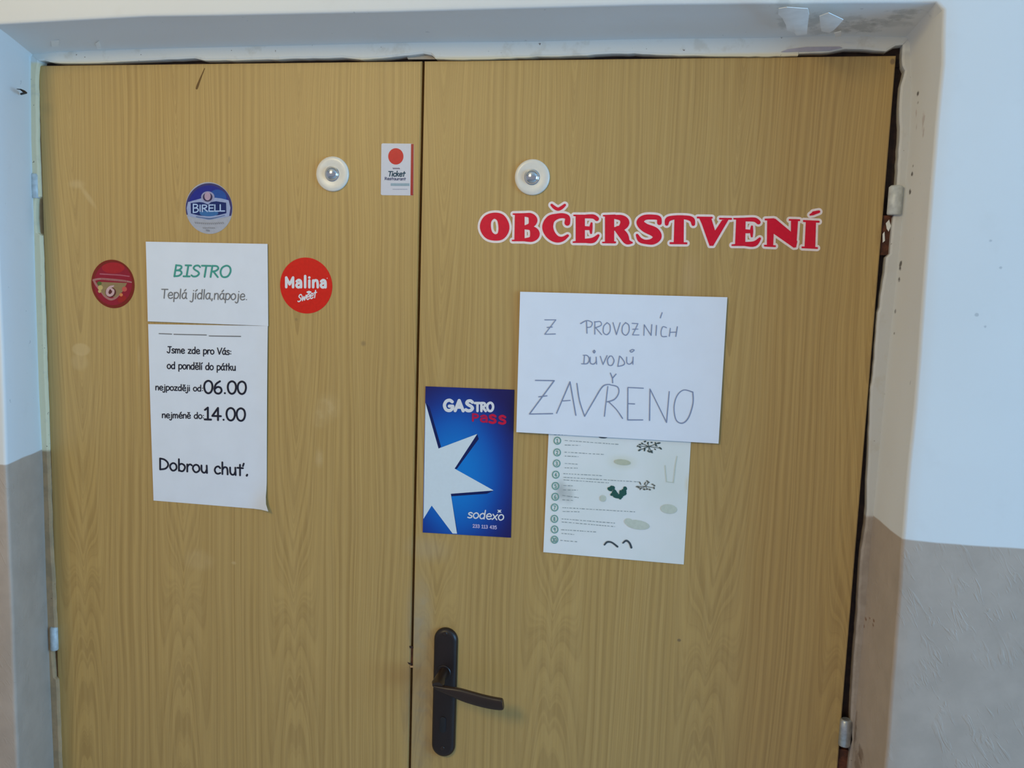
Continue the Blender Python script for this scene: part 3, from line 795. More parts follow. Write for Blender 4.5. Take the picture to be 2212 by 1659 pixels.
# ------------------------------------------------------------------ paper helpers
def wave(a, kx, kz, ph=0):
    return lambda x, z: a*(1+math.sin(kx*x+ph)*.6+math.sin(kz*z+ph*1.7)*.4)
def sheet(name, quad, Y, mat, parent, disp=None, nx=14, ny=14, th=.00025, edge=None):
    """thin sheet given by four picture corners (TL, TR, BR, BL); edge(u,v)->(du,dv) pixels"""
    TL, TR, BR, BL = quad; V = []; F = []
    for side in (0, 1):
        for j in range(ny+1):
            v = j/ny
            for i in range(nx+1):
                u = i/nx
                px = (TL[0]*(1-u)+TR[0]*u)*(1-v)+(BL[0]*(1-u)+BR[0]*u)*v; py = (TL[1]*(1-u)+TR[1]*u)*(1-v)+(BL[1]*(1-u)+BR[1]*u)*v
                if edge: e = edge(u, v); px += e[0]; py += e[1]
                q = at(px, py, 0); V.append(Vector((q.x, Y-(disp(q.x, q.z) if disp else 0)-(0 if side else th), q.z)))
    m = (nx+1)*(ny+1); I = lambda i, j, s=0: s*m+j*(nx+1)+i
    for j in range(ny):
        for i in range(nx):
            F.append((I(i,j), I(i,j+1), I(i+1,j+1), I(i+1,j))); F.append((I(i,j,1), I(i+1,j,1), I(i+1,j+1,1), I(i,j+1,1)))
    for i in range(nx): F.append((I(i,0), I(i+1,0), I(i+1,0,1), I(i,0,1))); F.append((I(i,ny), I(i,ny,1), I(i+1,ny,1), I(i+1,ny)))
    for j in range(ny): F.append((I(0,j), I(0,j,1), I(0,j+1,1), I(0,j+1))); F.append((I(nx,j), I(nx,j+1), I(nx,j+1,1), I(nx,j,1)))
    return mesh_obj(name, V, F, mat, parent, True)
def root_at(name, label, cat, px, py, group=None): return thing(name, label, cat, at(px, py, 0), group)

# ------------------------------------------------------------------ opening-hours sheet (two taped sheets)
bist = root_at('opening_hours_sign', 'long white two-sheet paper listing opening hours, taped on the left door leaf', 'sign', 450, 810)
db = lambda x, z: .0012+.0010*math.sin(9*x+2)+.0007*math.sin(14*z)
q0 = at(584, 1099); 
def dlow(x, z):
    d = math.hypot((x-q0.x)/.03, (z-q0.z)/.05); k = max(0, 1-d)
    e = max(0, (x-(at(560, 900).x))/.02)
    return db(x, z)+.010*k*k+.0012*e
sheet('lower_sheet', ((321,700),(580,704),(577,1060),(332,1081)), -.0006, M['paper'], bist, dlow, 16, 30,
      edge=lambda u, v: ((9*max(0, (v-.955)/.045) if v > .955 else 0)*max(0, (u-.85)/.15), (41 if v > .93 else 41)*u*v*v*(1 if v > .5 else v*2)))
sheet('upper_sheet', ((316,522),(579,527),(581,704),(321,694)), -.0016, M['paper'], bist, db, 16, 12)
YB = -.0024
def btext(name, s, p0, p1, cap, r, mat, **kw):
    low = p0[1] > 700
    return flat(name, text_polys(s, p0, p1, cap, r, **kw), mat, bist, -.00120 if low else -.0022, 0, dlow if low else db)
btext('heading', 'BISTRO', (375,597), (499,599), 25, 1.9, M['inkgreen'], slant=.14)
btext('printed_text', 'Teplá jídla,nápoje.', (349,644), (537,648), 20, 1.15, M['inkgrey'], slant=.08)
flat('ruled_line', stroke([(345,720.5,1.0),(372,721.5,1.0)], smooth=False)+stroke([(377,722,1.0),(447,723.5,1.0)], smooth=False)+stroke([(453,725.5,1.0),(521,726.5,1.1)], smooth=False), M['inkgrey'], bist, -.0012, 0, dlow)
btext('printed_text', 'Jsme zde pro Vás:', (362,762), (502,766), 14, 1.15, M['ink'])
btext('printed_text', 'od pondělí do pátku', (362,796), (511,800), 14.5, 1.15, M['ink'])
btext('printed_text', 'nejpozději od:', (337,842), (441,845), 13, 1.1, M['ink'])
btext('opening_time', '06.00', (441,849), (535,851), 27, 2.1, M['ink'])
btext('printed_text', 'nejméně do:', (351,902), (443,904), 13, 1.1, M['ink'])
btext('opening_time', '14.00', (441,906), (533,909), 27, 2.1, M['ink'])
btext('printed_text', 'Dobrou chuť', (344,1014), (527,1027), 25, 1.9, M['ink'])
flat('printed_text', stroke([(534,1027,2.2),(535,1025,2.0)], smooth=False), M['ink'], bist, -.0012, 0, dlow)
# clear tape bits holding it
M['tape'] = plain('clear_tape', (.80, .80, .80), .25, 0, .5, .01)

# ------------------------------------------------------------------ handwritten closed notice
note = root_at('closed_notice', 'white landscape paper with a handwritten message in blue-grey pen, taped on the right leaf', 'notice', 1340, 790)
dn = lambda x, z: .0014+.0009*math.sin(8*x+1)+.0006*math.sin(17*z+2)
sheet('paper', ((1125,630),(1571,642),(1552,957),(1117,932)), -.0032, M['notepaper'], note, dn, 20, 14)
Hf = Frame(1100, 620, 4.514)
def pen(*strokes, r=4.2):
    P = []
    for st in strokes:
        kind = st[0]; pts = [(x, y, r*random.uniform(.85, 1.1)) for x, y in st[1]]
        P += stroke(Hf.p(pts), False, kind == 's', 0, 5, 5)
    return P
row0 = pen(('l', [(352,318),(460,318),(352,458),(455,455)]), ('l', [(375,392),(425,388)]))
flat('handwriting', row0, M['pen'], note, -.0040, 0, dn)
row1 = pen(
  ('l', [(758,335),(762,448)]), ('s', [(700,355),(760,325),(812,345),(800,385),(765,392)]),
  ('l', [(838,335),(838,458)]), ('s', [(835,340),(890,335),(900,370),(845,395)]), ('l', [(850,398),(905,462)]),
  ('s', [(960,345),(925,380),(922,440),(955,462),(985,430),(985,370),(955,345)]),
  ('l', [(1015,345),(1048,462),(1085,345)]),
  ('s', [(1140,345),(1108,380),(1105,440),(1140,468),(1170,430),(1168,370),(1135,345)]),
  ('l', [(1200,352),(1258,355),(1205,465),(1268,465)]), ('l', [(1205,410),(1258,408)]),
  ('l', [(1315,470),(1318,365),(1385,470),(1392,365)]),
  ('l', [(1438,372),(1432,470)]), ('l', [(1492,248),(1474,300)]),
  ('s', [(1535,395),(1500,385),(1482,430),(1490,478),(1535,480)]),
  ('l', [(1572,400),(1562,478)]), ('l', [(1640,385),(1625,480)]), ('l', [(1568,440),(1632,438)]))
flat('handwriting', row1, M['pen'], note, -.0040, 0, dn)
row2 = pen(('l', [(738,665),(732,745)]), ('s', [(710,745),(765,742),(785,700),(765,665),(725,662)]),
  ('s', [(795,680),(795,735),(825,748),(850,725),(852,680)]), ('l', [(852,680),(856,748)]),
  ('s', [(835,615),(822,625),(832,640),(842,625),(832,612)]),
  ('l', [(892,672),(918,752),(958,665)]),
  ('s', [(985,670),(962,705),(972,755),(1005,758),(1025,715),(1005,672),(980,672)]),
  ('s', [(1060,770),(1110,760),(1128,735),(1100,690),(1080,670)]), ('l', [(1078,672),(1062,770)]),
  ('s', [(1148,680),(1150,735),(1178,748),(1205,722),(1210,680)]), ('l', [(1210,680),(1208,750)]),
  ('s', [(1195,610),(1180,620),(1195,632),(1222,612),(1200,606)]), r=4.4)
flat('handwriting', row2, M['pen'], note, -.0040, 0, dn)
row3 = pen(('l', [(262,905),(445,908),(205,1232),(430,1228)]), ('l', [(295,1065),(375,1055)]),
  ('l', [(468,1225),(598,920),(655,1245)]), ('l', [(530,1105),(600,1100)]),
  ('s', [(665,935),(690,1100),(740,1255)]), ('s', [(740,1255),(830,1100),(915,965),(985,945)]),
  ('l', [(965,965),(932,1255)]), ('s', [(985,948),(1060,970),(1070,1030),(1030,1090),(960,1115)]), ('s', [(975,1115),(1050,1190),(1108,1275)]),
  ('l', [(990,835),(1010,885),(1045,845)]), ('l', [(1010,885),(1012,930)]),
  ('l', [(1160,975),(1158,1290),(1305,1290)]), ('l', [(1160,975),(1310,982)]), ('l', [(1160,1132),(1225,1135)]),
  ('l', [(1370,1295),(1375,990),(1535,1315),(1562,1015)]),
  ('s', [(1790,1020),(1700,1000),(1635,1060),(1608,1170),(1628,1290),(1690,1322),(1750,1265),(1792,1130),(1790,1020)]), r=5.0)
flat('handwriting', row3, M['pen'], note, -.0040, 0, dn)

# ------------------------------------------------------------------ allergen list behind / under the notice
t = NT('aged_printed_paper'); P, X, Y, Z = t.pos()
c_ = t.mix(t.ramp(t.noise(P, 9, 3), .35, .7), (.82, .87, .85), (.88, .91, .91))
for (px, py, rx, rz, col, k) in ((1212,1060,.012,.024,(.30,.32,.30),.55),(1228,1068,.012,.02,(.30,.32,.30),.4),(1345,998,.03,.016,(.70,.70,.50),.45),(1440,1025,.05,.09,(.70,.75,.66),.3),(1485,1045,.006,.02,(.78,.70,.50),.5)):
    q = at(px, py); c_ = t.mix(t.math('MULTIPLY', t.spot(X, Z, q.x, q.z, rx, rz, .9), k), c_, col)
M['oldpaper'] = t.out(c_, .7, 0, .2)
lst = root_at('allergen_list', 'pale greenish printed list with green number rings, partly covered by the handwritten notice', 'poster', 1330, 1070)
dl = lambda x, z: .0008+.0004*math.sin(11*x)
sheet('paper', ((1188,880),(1496,893),(1477,1219),(1174,1192)), -.0004, M['oldpaper'], lst, dl, 14, 16)
YL = -.0012
M['ringgreen'] = ink('green_ring_print', 120, 166, 156); M['leafgreen'] = ink('dark_green_print', 42, 92, 84); M['sprig'] = ink('grey_green_print', 72, 86, 84)
M['olive'] = ink('pale_olive_print', 206, 214, 200); M['softgrey'] = ink('soft_grey_print', 150, 162, 164); M['darkprint'] = ink('dark_grey_print', 70, 82, 90)
Lf = Frame(1160, 920, 5.35)
rings = [(238,168),(235,303),(230,430),(220,560),(216,690),(213,815),(206,938),(204,1070),(206,1192),(205,1310)]
for k, (cx, cy) in enumerate(rings):
    P_ = stroke(Lf.p([(cx+38*math.cos(a), cy+40*math.sin(a), 6) for a in [2*math.pi*j/10 for j in range(10)]]), True, True, 0, 3, 4)
    o = flat('number_ring', P_, M['ringgreen'], lst, YL, 0, dl)
    s_ = str(k+1); wd = 24 if len(s_) == 1 else 44
    b0 = Lf.p([(cx-wd/2, cy+22), (cx+wd/2, cy+24)])
    d_ = flat('number', text_polys(s_, b0[0], b0[1], 8, .8), M['ringgreen'], None, YL, 0, dl)
    d_.parent = o; d_.location = d_.location-(lst.location+o.location)
def tinyline(x0, y0, x1, y1, r=4.0):
    """a line of print too small to read: short irregular strokes"""
    P_ = []; x = x0
    while x < x1:
        l = random.uniform(10, 34); l = min(l, x1-x)
        f = (x-x0)/(x1-x0); f2 = (x+l-x0)/(x1-x0)
        P_ += stroke([(x, y0+(y1-y0)*f, r*random.uniform(.6, 1.1)), (x+l, y0+(y1-y0)*f2, r*random.uniform(.6, 1.1))], False, False, 0, 1, 3)
        x += l+random.uniform(12, 22)
    return [Lf_poly(p) for p in P_]
def Lf_poly(p): return [(Lf.ox+a/Lf.k, Lf.oy+b/Lf.k) for a, b in p]
rows_ = [((325,165,955,212),(325,218,500,222)), ((325,300,780,328),(325,345,480,352)), ((325,430,470,440),(325,480,470,485)),
  ((310,548,760,572),(310,590,1180,645),(310,620,830,655)), ((310,685,430,690),(310,735,470,738)), ((300,800,480,825),(300,850,420,858)),
  ((300,940,1130,990),(300,985,510,990)), ((290,1070,900,1120),(290,1105,900,1160)), ((285,1195,690,1222),(290,1238,430,1250)), ((275,1318,470,1335),)]
for rw in rows_:
    P_ = []
    for a in rw: P_ += tinyline(*a)
    flat('small_print', P_, M['softgrey'], lst, YL, 0, dl)
flat('small_print', tinyline(200, 100, 560, 103, 3), M['softgrey'], lst, YL, 0, dl)
def leafy(name, items, mat):
    P_ = []
    for cx, cy, rx, ry, rot in items: P_.append(ellipse(cx, cy, rx, ry, 14, rot))
    flat(name, P_, mat, lst, YL-.0001, 0, dl)
leafy('printed_mark', [(1303,944,9,2.4,.03)], M['darkprint'])
R_ = random.Random(3)
leafy('printed_leaves', [(1330+R_.gauss(0,10), 1064+R_.gauss(0,5), R_.uniform(3,6), R_.uniform(2,4), R_.uniform(0,3)) for _ in range(20)]+[(1318,1056,6,4,.5),(1346,1060,5,4,-.8),(1335,1072,11,4,.1)], M['leafgreen'])
leafy('printed_leaves', [(1303,1076,7,7,0)], M['olive'])
def sprig(cx, cy, sx, sy, n, mat, seed, rr=(2.2, 4.6)):
    R2 = random.Random(seed); P_ = []
    for k in range(n):
        a = 2*math.pi*k/n+R2.uniform(-.3, .3); f = R2.uniform(.55, 1)
        P_.append(ellipse(cx+sx*f*math.cos(a), cy+sy*f*math.sin(a), R2.uniform(*rr), R2.uniform(1.0, 2.0), 12, R2.uniform(0, 3.1)))
        if k % 2: P_ += stroke([(cx, cy, .7), (cx+sx*f*math.cos(a), cy+sy*f*math.sin(a), .6)], False, False, 0, 1, 3)
    flat('printed_leaves', P_, mat, lst, YL-.0001, 0, dl)
sprig(1402, 964, 27, 13, 17, M['sprig'], 4); sprig(1395, 1050, 19, 11, 13, ink('brown_grey_print', 110, 112, 104), 8)
leafy('printed_plate', [(1445,1099,18,10,.1)], M['olive']); leafy('printed_plate', [(1378,1133,26,10,.15),(1358,1126,9,7,0)], M['olive'])
leafy('printed_plate', [(1345,998,18,6,.1)], ink('pale_cream_print', 196, 200, 176))
flat('printed_mark', stroke([(1306,1176,1.6),(1312,1170,2),(1322,1171,1.8),(1334,1180,2)], n=4)+stroke([(1346,1172,1.6),(1353,1167,2),(1360,1172,2),(1364,1182,2.2)], n=4), M['darkprint'], lst, YL-.0001, 0, dl)
flat('printed_glass', stroke([(1437,1005,.7),(1440,1040,.7),(1455,1042,.7),(1460,1000,.7)], smooth=False)+stroke([(1460,1000,.7),(1463,985,.7)], smooth=False), M['olive'], lst, YL-.0001, 0, dl)

# ------------------------------------------------------------------ blue meal-voucher poster
Gf = Frame(900, 820, 4.609)
pos_ = root_at('voucher_poster', 'glossy blue poster with a large white star, beside the door gap above the handle', 'poster', 1012, 998)
t = NT('blue_gradient_print'); P, X, Y, Z = t.pos()
g0 = at(985, 1010)
dx = t.math('DIVIDE', t.math('SUBTRACT', X, g0.x), .085); dz = t.math('DIVIDE', t.math('SUBTRACT', Z, g0.z-.01), .125)
d_ = t.math('SQRT', t.math('ADD', t.math('MULTIPLY', dx, dx), t.math('MULTIPLY', dz, dz)))
c_ = t.mix(t.ramp(d_, .15, 1.05), srgb(0, 128, 216), srgb(2, 68, 170)); c_ = t.mix(t.ramp(d_, .62, 1.32), c_, srgb(26, 22, 92))
M['posterblue'] = t.out(c_, .35, 0, .4)
c4 = Gf.p([(90,66),(974,100),(940,1572),(62,1520)])
dp = lambda x, z: .0004
sheet('paper', c4, -.0003, M['posterblue'], pos_, dp, 4, 4)
star = [(90,228),(220,685),(605,540),(380,885),(768,1102),(342,1135),(404,1532),(360,1530),(152,1253),(70,1385),(75,1150),(84,600)]
flat('printed_star', [Gf.p(star)], M['star'], pos_, -.0012, 0)
def tri(pts): return Gf.p(pts)
flat('star_outline', [tri([(90,228),(130,270),(245,668),(220,688)]), tri([(605,540),(620,590),(402,888),(378,886)]), tri([(342,1132),(768,1104),(700,1135),(348,1160)]),
     tri([(152,1253),(172,1262),(385,1530),(360,1530)]), tri([(404,1532),(404,1500),(345,1150),(342,1135)])], ink('dark_navy_print', 10, 30, 92), pos_, -.0010, 0)
def gtext(name, s, a, b, cap, r, mat, **kw):
    q = Gf.p([a, b]); return flat(name, text_polys(s, q[0], q[1], cap, r, **kw), mat, pos_, -.0014, 0)
gtext('printed_heading', 'GAS', (272,305), (570,312), 22.5, 3.5, M['white'], track=.10)
gtext('printed_heading', 'TRO', (580,312), (768,312), 18, 2.7, M['white'], track=.05)
gtext('printed_heading', 'P@', (552,408), (720,422), 15, 2.1, ink('magenta_red_print', 190, 24, 78), track=.06, sm=1.35)
gtext('printed_heading', 'ss', (718,425), (895,440), 17, 2.6, ink('crimson_print', 205, 22, 66), track=.16, sm=1.5)
gtext('printed_text', 'sodexo', (505,1372), (870,1398), 20, 1.35, M['white'], slant=.12, sm=.9)
q = Gf.p([(826,1308)])[0]
flat('printed_text', [ellipse(q[0], q[1], 2.6, 2.8, 16)]+stroke([(q[0]-3.5, q[1]-2.5, .8), (q[0]+3.5, q[1]+2.5, .8)], smooth=False)+stroke([(q[0]-3.5, q[1]+2.5, .8), (q[0]+3.5, q[1]-2.5, .8)], smooth=False), M['white'], pos_, -.0014, 0)
gtext('printed_text', '233 113 435', (560,1470), (800,1486), 7, .8, ink('lilac_print', 196, 186, 226), track=.08)

# ------------------------------------------------------------------ big red lettering with pale outline
sig = root_at('lettering_decal', 'large red serif word with a pale outline stuck across the top of the right leaf', 'sign', 1400, 495)
A7 = Frame(1010, 330, 5.53); A8 = Frame(1400, 420, 5.53)
LET = []
def L7(*sh): LET.append((A7, sh))
def L8(*sh): LET.append((A8, sh))
S_ = lambda *p: ('s', list(p)); K_ = lambda *p: ('c', list(p)); P_ = lambda *p: ('p', list(p)); Ls = lambda *p: ('l', list(p))
# O
L7(K_((436,890,66),(405,985,50),(330,1012,38),(250,975,54),(214,885,66),(240,795,52),(318,752,36),(400,785,52)))
# B
L7(P_((566,728),(682,728),(682,1052),(560,1052)), Ls((548,733,9),(690,733,12)), Ls((538,1048,9),(690,1046,12)),
   S_((680,742,20),(752,752,32),(784,806,52),(756,865,32),(690,884,18)), S_((690,898,18),(765,905,30),(806,968,58),(768,1030,34),(680,1040,18)))
# C caron
L7(S_((1192,838,34),(1194,775,30),(1140,752,30),(1065,762,34),(990,800,52),(958,888,66),(992,975,58),(1062,1030,42),(1135,1030,28),(1196,990,16)),
   S_((1006,624,15),(1040,655,20),(1083,674,20),(1125,655,20),(1162,624,15)))
# E
L7(P_((1292,742),(1402,742),(1402,1075),(1292,1075)), Ls((1272,748,9),(1400,758,18)), S_((1395,762,22),(1500,762,26),(1545,790,26)), S_((1400,900,24),(1450,902,22)),
   S_((1482,842,12),(1474,900,20),(1476,960,12)), Ls((1264,1068,9),(1400,1056,22)), S_((1395,1052,24),(1500,1045,32),(1562,988,15)))
# R
L7(P_((1642,742),(1752,742),(1752,1078),(1642,1078)), Ls((1626,752,9),(1760,756,18)), S_((1745,766,22),(1840,780,36),(1880,835,54),(1832,900,36),(1750,910,20)),
   S_((1800,915,42),(1866,990,52),(1905,1060,34),(1965,1074,10)), Ls((1616,1072,9),(1762,1070,13)))
# S
L7(S_((2292,836,28),(2284,782,28),(2210,768,30),(2110,776,32),(2062,832,44),(2120,895,52),(2230,945,58),(2268,1005,50),(2215,1058,38),(2130,1065,26),(2062,1042,28),(2026,984,16)))
# T
L8(P_((316,255),(428,255),(425,585),(306,585)), S_((222,352,22),(238,298,30),(320,275,24),(440,275,24),(522,298,30),(540,355,22)), Ls((268,582,12),(458,584,12)), Ls((330,560,24),(400,560,24)))
# V
L8(P_((606,276),(752,276),(800,432),(884,305),(962,300),(778,614),(734,614),(640,350)), Ls((592,276,11),(762,278,11)), Ls((858,290,11),(992,292,11)))
# E
L8(P_((1052,285),(1165,285),(1160,612),(1038,612)), Ls((1026,290,9),(1160,296,18)), S_((1150,300,22),(1270,302,26),(1318,332,26)), S_((1160,440,24),(1205,442,22)),
   S_((1240,382,12),(1236,440,20),(1238,502,12)), Ls((1004,606,9),(1160,596,20)), S_((1150,592,24),(1270,590,32),(1334,528,15)))
# N
L8(P_((1422,300),(1520,290),(1700,440),(1782,560),(1768,632),(1738,636),(1500,470),(1494,614),(1418,614)), P_((1706,300),(1792,300),(1770,620),(1704,560)),
   Ls((1402,300,11),(1500,298,13)), Ls((1690,304,11),(1806,308,11)), Ls((1394,612,11),(1516,618,11)))
# I acute
L8(P_((1884,310),(2006,312),(1996,636),(1868,632)), Ls((1860,318,12),(2038,326,12)), Ls((1842,632,11),(2018,640,11)), Ls((1936,244,10),(1975,228,20)), Ls((1975,224,22),(2040,206,16)))
def let_polys(fr, sh, grow):
    out = []
    for kind, pts in sh:
        q = fr.p(pts)
        if kind == 'p': out += inflate([(a[0], a[1]) for a in q], grow)
        else: out += stroke(q, kind == 'c', kind != 'l', grow, 5, 9)
    return out
allp = []
for fr, sh in LET: allp += let_polys(fr, sh, 5.0)
flat('outline', allp, M['halo'], sig, -.00005, .00025)
for fr, sh in LET: flat('letter', let_polys(fr, sh, 0), M['red'], sig, -.0004, .0002)

# ------------------------------------------------------------------ round stickers
def round_sticker(name, label, px, py, r, mat, group=None):
    c = at(px, py, 0); rt_ = thing(name, label, 'sticker', c, group)
    n = 72; V = []
    for y in (-.0004, 0):
        V += [Vector((c.x+r*math.cos(2*math.pi*k/n), y, c.z+r*math.sin(2*math.pi*k/n))) for k in range(n)]
    F = [tuple(range(n))]+[(k, (k+1) % n, n+(k+1) % n, n+k) for k in range(n)]
    fixn(mesh_obj('disc', V, F, mat, rt_)); return rt_
# raspberry red
ras = round_sticker('round_sticker', 'bright red round sticker with white lettering, right of the opening-hours sheet', 661.3, 617, .0433, M['berry'])
Rf = Frame(590, 540, 11.06)
q = Rf.p([(292,888),(1290,892)])
flat('printed_text', text_polys('#@lin@', q[0], q[1], 21.5, 2.75, track=.12, sm=1.1), M['white'], ras, -.0005, 0)
q = Rf.p([(585,1245),(1030,1130)])
flat('printed_text', text_polys('Sweet', q[0], q[1], 15, 1.25, slant=.2, sm=1.1), M['white'], ras, -.0005, 0)
q = Rf.p([(860,995)])[0]; flat('printed_mark', [ellipse(q[0]+dx, q[1]+dy, 2.4, 2.0, 12) for dx, dy in ((0,0),(-3,1),(3,1),(0,3))], M['white'], ras, -.0005, 0)
q = Rf.p([(1295,675)])[0]; flat('printed_mark', [ellipse(q[0], q[1], 1.0, 1.0, 10)], M['halo'], ras, -.0005, 0)
# dark red drinks sticker
M['darkred'] = ink('dark_red_vinyl', 128, 42, 28, .35)
dr = round_sticker('round_sticker', 'dark red round sticker with faded fruit print, left of the opening-hours sheet', 244, 613.5, .0392, M['darkred'])
Df = Frame(170, 540, 11.06)
def D(name, polys, mat, off=0): return flat(name, [Df.p(p) if len(p[0]) == 2 else p for p in polys], mat, dr, -.0005-off*.00008, 0)
D('printed_field', [ellipse(825, 805, 455, 515, 60)], ink('crimson_field_print', 150, 34, 50, .35))
D('printed_field', [ellipse(830, 430, 270, 130, 40)], ink('bright_red_field', 172, 40, 44, .35), 1)
flat('printed_band', stroke(Df.p([(520,572,16),(780,588,15),(1000,602,14),(1210,630,14)]), n=4), ink('rose_print', 178, 92, 104), dr, -.00062, 0)
flat('printed_band', stroke(Df.p([(360,720,26),(520,690,22),(800,710,24),(1100,740,22),(1260,770,16)]), n=4)+stroke(Df.p([(370,730,24),(430,840,26),(560,1010,26),(640,1110,26),(770,1180,26),(900,1130,26),(1010,1000,26)]), n=4), ink('dusty_pink_print', 172, 118, 112), dr, -.00062, 0)
D('printed_field', [[(470,760),(1160,790),(1060,990),(900,1130),(640,1100),(500,950)]], ink('olive_print', 150, 126, 88, .4), 2)
D('printed_fruit', [ellipse(500, 800, 55, 50, 16)], ink('leaf_green_print', 88, 106, 52), 3)
D('printed_fruit', [ellipse(525, 900, 60, 60, 16), ellipse(510, 985, 40, 40, 16)], ink('pale_fruit_print', 196, 172, 112), 4)
D('printed_fruit', [ellipse(1100, 935, 60, 60, 16)], ink('strawberry_print', 200, 92, 80), 3)
D('printed_fruit', [ellipse(1020, 1070, 42, 40, 16)], ink('orange_print', 214, 128, 78), 3)
D('printed_fruit', [ellipse(1040, 1170, 110, 70, 20, -.5)], ink('red_fruit_print', 160, 38, 34), 2)
D('printed_ring', [ellipse(770, 1010, 130, 120, 32)], ink('umber_print', 96, 48, 44), 4)
flat('printed_ring', stroke(Df.p([(840,860,16),(760,890,30),(700,960,34),(690,1040,32),(745,1085,30),(815,1050,30),(835,975,28),(790,930,24)]), n=4), ink('pale_rose_print', 206, 170, 170), dr, -.00095, 0)
# tiny lettering strokes on the pink band
flat('printed_text', [p for k in range(13) for p in stroke(Df.p([(560+k*48, 682+k*4, 7), (566+k*48, 722+k*4, 7)]), smooth=False)], ink('maroon_print', 150, 74, 80), dr, -.00072, 0)
# blue and silver beer sticker
M['silver'] = ink('silver_grey_print', 176, 178, 188, .3)
be = round_sticker('round_sticker', 'blue and silver round sticker with a dark name banner, above the opening-hours sheet', 451.5, 449.5, .0402, M['silver'])
Bf = Frame(370, 370, 10.37)
def B(name, polys, mat, off=0): return flat(name, [Bf.p(p) for p in polys], mat, be, -.0005-off*.00008, 0)
def arcp(cx, cy, rx, ry, a0, a1, n=40): return [(cx+rx*math.cos(math.radians(a0+(a1-a0)*k/n)), cy+ry*math.sin(math.radians(a0+(a1-a0)*k/n))) for k in range(n+1)]
B('printed_rim', [arcp(848, 828, 520, 560, 165, 378)], ink('dusky_blue_rim', 66, 62, 112, .3))
B('printed_field', [arcp(848, 835, 475, 520, 192, 340)], ink('royal_blue_print', 42, 48, 140, .3), 1)
B('printed_field', [arcp(1040, 590, 200, 180, 200, 400)], ink('mid_blue_print', 44, 84, 158, .3), 2)
B('printed_band', [[(380,690),(560,640),(700,600),(960,590),(1130,610),(1290,650),(1330,820),(1300,1010),(1040,1060),(840,1090),(640,1060),(380,1000),(350,830)]], ink('silver_blue_print', 160, 172, 208, .3), 3)
B('printed_banner', [[(440,712),(640,690),(720,700),(830,745),(900,690),(1010,672),(1235,705),(1240,940),(1080,980),(840,1010),(620,990),(445,945)]], ink('deep_navy_print', 28, 44, 104, .3), 4)
B('printed_banner', [ellipse(850, 940, 210, 70, 30)], ink('steel_blue_print', 62, 112, 168, .3), 5)
B('printed_medallion', [ellipse(825, 575, 150, 125, 30)], ink('silver_ring_print', 158, 158, 190, .3), 5)
B('printed_medallion', [ellipse(822, 580, 108, 100, 30)], ink('dusky_print', 60, 52, 84, .3), 6)
B('printed_medallion', [ellipse(820, 560, 70, 92, 30)], ink('pink_grey_print', 186, 158, 178, .3), 7)
q = Bf.p([(480,925),(650,925),(1190,895)])
LB = ink('ice_blue_print', 178, 200, 236, .3)
flat('printed_text', text_polys('B', q[0], (q[0][0]+15.5, q[0][1]), 18.5, 1.35), LB, be, -.0011, 0)
flat('printed_text', text_polys('|RELL', Bf.p([(625,905)])[0], Bf.p([(1205,895)])[0], 14.5, 1.35), LB, be, -.0011, 0)
flat('printed_band', stroke(Bf.p([(570,1020,10),(700,1040,10),(850,1062,16),(1000,1040,10),(1200,990,8)]), n=4), ink('slate_blue_print', 92, 112, 150, .3), be, -.0009, 0)
flat('printed_text', [p for k in range(15) for p in stroke(Bf.p([(540+k*44, 1140+18*math.sin(k*.22), 8), (556+k*44, 1165+18*math.sin(k*.22), 9)]), smooth=False)]+[p for k in range(7) for p in stroke(Bf.p([(720+k*40, 1262, 8), (735+k*40, 1275, 9)]), smooth=False)]+stroke(Bf.p([(800,1320,20),(850,1330,18)]), smooth=False), ink('faint_grey_print', 140, 142, 150, .3), be, -.0009, 0)

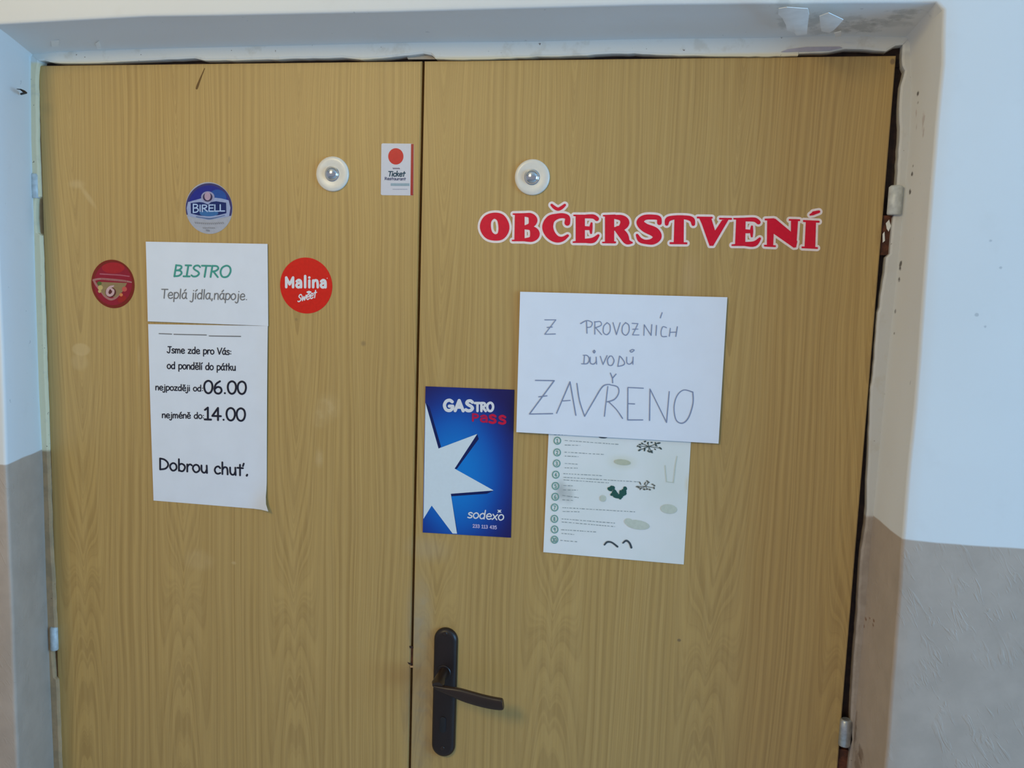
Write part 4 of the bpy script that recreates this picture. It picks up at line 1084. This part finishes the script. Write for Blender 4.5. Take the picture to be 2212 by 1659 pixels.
# ------------------------------------------------------------------ meal ticket card
tk = root_at('card_sticker', 'small white rectangular sticker with a red dot and red edge beside the door gap', 'sticker', 858, 366)
Tf = Frame(800, 290, 11.06)
def rr(x0, y0, x1, y1, r, n=6):
    out = []
    for cx, cy, a0 in ((x1-r, y0+r, -90), (x1-r, y1-r, 0), (x0+r, y1-r, 90), (x0+r, y0+r, 180)):
        out += [(cx+r*math.cos(math.radians(a0+90*k/n)), cy+r*math.sin(math.radians(a0+90*k/n))) for k in range(n+1)]
    return out
def shear(P): return [(x-(y-220)*.012, y+(x-265)*.012) for x, y in P]
flat('card', [Tf.p(shear(rr(266, 218, 1040, 1455, 38)))], ink('white_card_print', 214, 214, 222, .35, .01), tk, -.00005, .0004)
flat('red_edge', [Tf.p(shear([(975,222),(1030,225),(1038,240),(1040,1440),(1030,1450),(975,1452)]))], ink('brick_red_print', 168, 40, 42, .35), tk, -.00055, 0)
flat('printed_dot', [Tf.p(ellipse(612, 530, 182, 196, 40))], ink('signal_red_print', 206, 34, 40, .35), tk, -.00055, 0)
q = Tf.p([(545,820),(700,822)])
flat('printed_text', [p for k in range(5) for p in stroke([(q[0][0]+k*3.1, q[0][1]-1, .8), (q[0][0]+k*3.1+1.4, q[0][1]+.6, .9)], smooth=False)], ink('plum_print', 96, 66, 96), tk, -.00056, 0)
q = Tf.p([(420,1003),(828,1008)])
flat('printed_text', text_polys('Ticket', q[0], q[1], 10.5, 1.15, slant=.18, sm=1.05), ink('dark_teal_print', 42, 74, 92), tk, -.00056, 0)
q = Tf.p([(345,1090),(852,1100)])
flat('printed_text', text_polys('Restaurant', q[0], q[1], 5.6, .75, sm=1.05), ink('slate_print', 96, 100, 128), tk, -.00056, 0)
flat('printed_band', [Tf.p(shear([(500,1168),(950,1165),(950,1230),(500,1232)]))], ink('grey_teal_print', 158, 178, 188), tk, -.00055, 0)
q = Tf.p([(540,1315),(900,1320)])
flat('printed_text', [p for k in range(9) for p in stroke([(q[0][0]+k*3.6, q[0][1], .6), (q[0][0]+k*3.6+2.2, q[0][1]+.1, .6)], smooth=False)], ink('pale_slate_print', 150, 156, 178), tk, -.00056, 0)
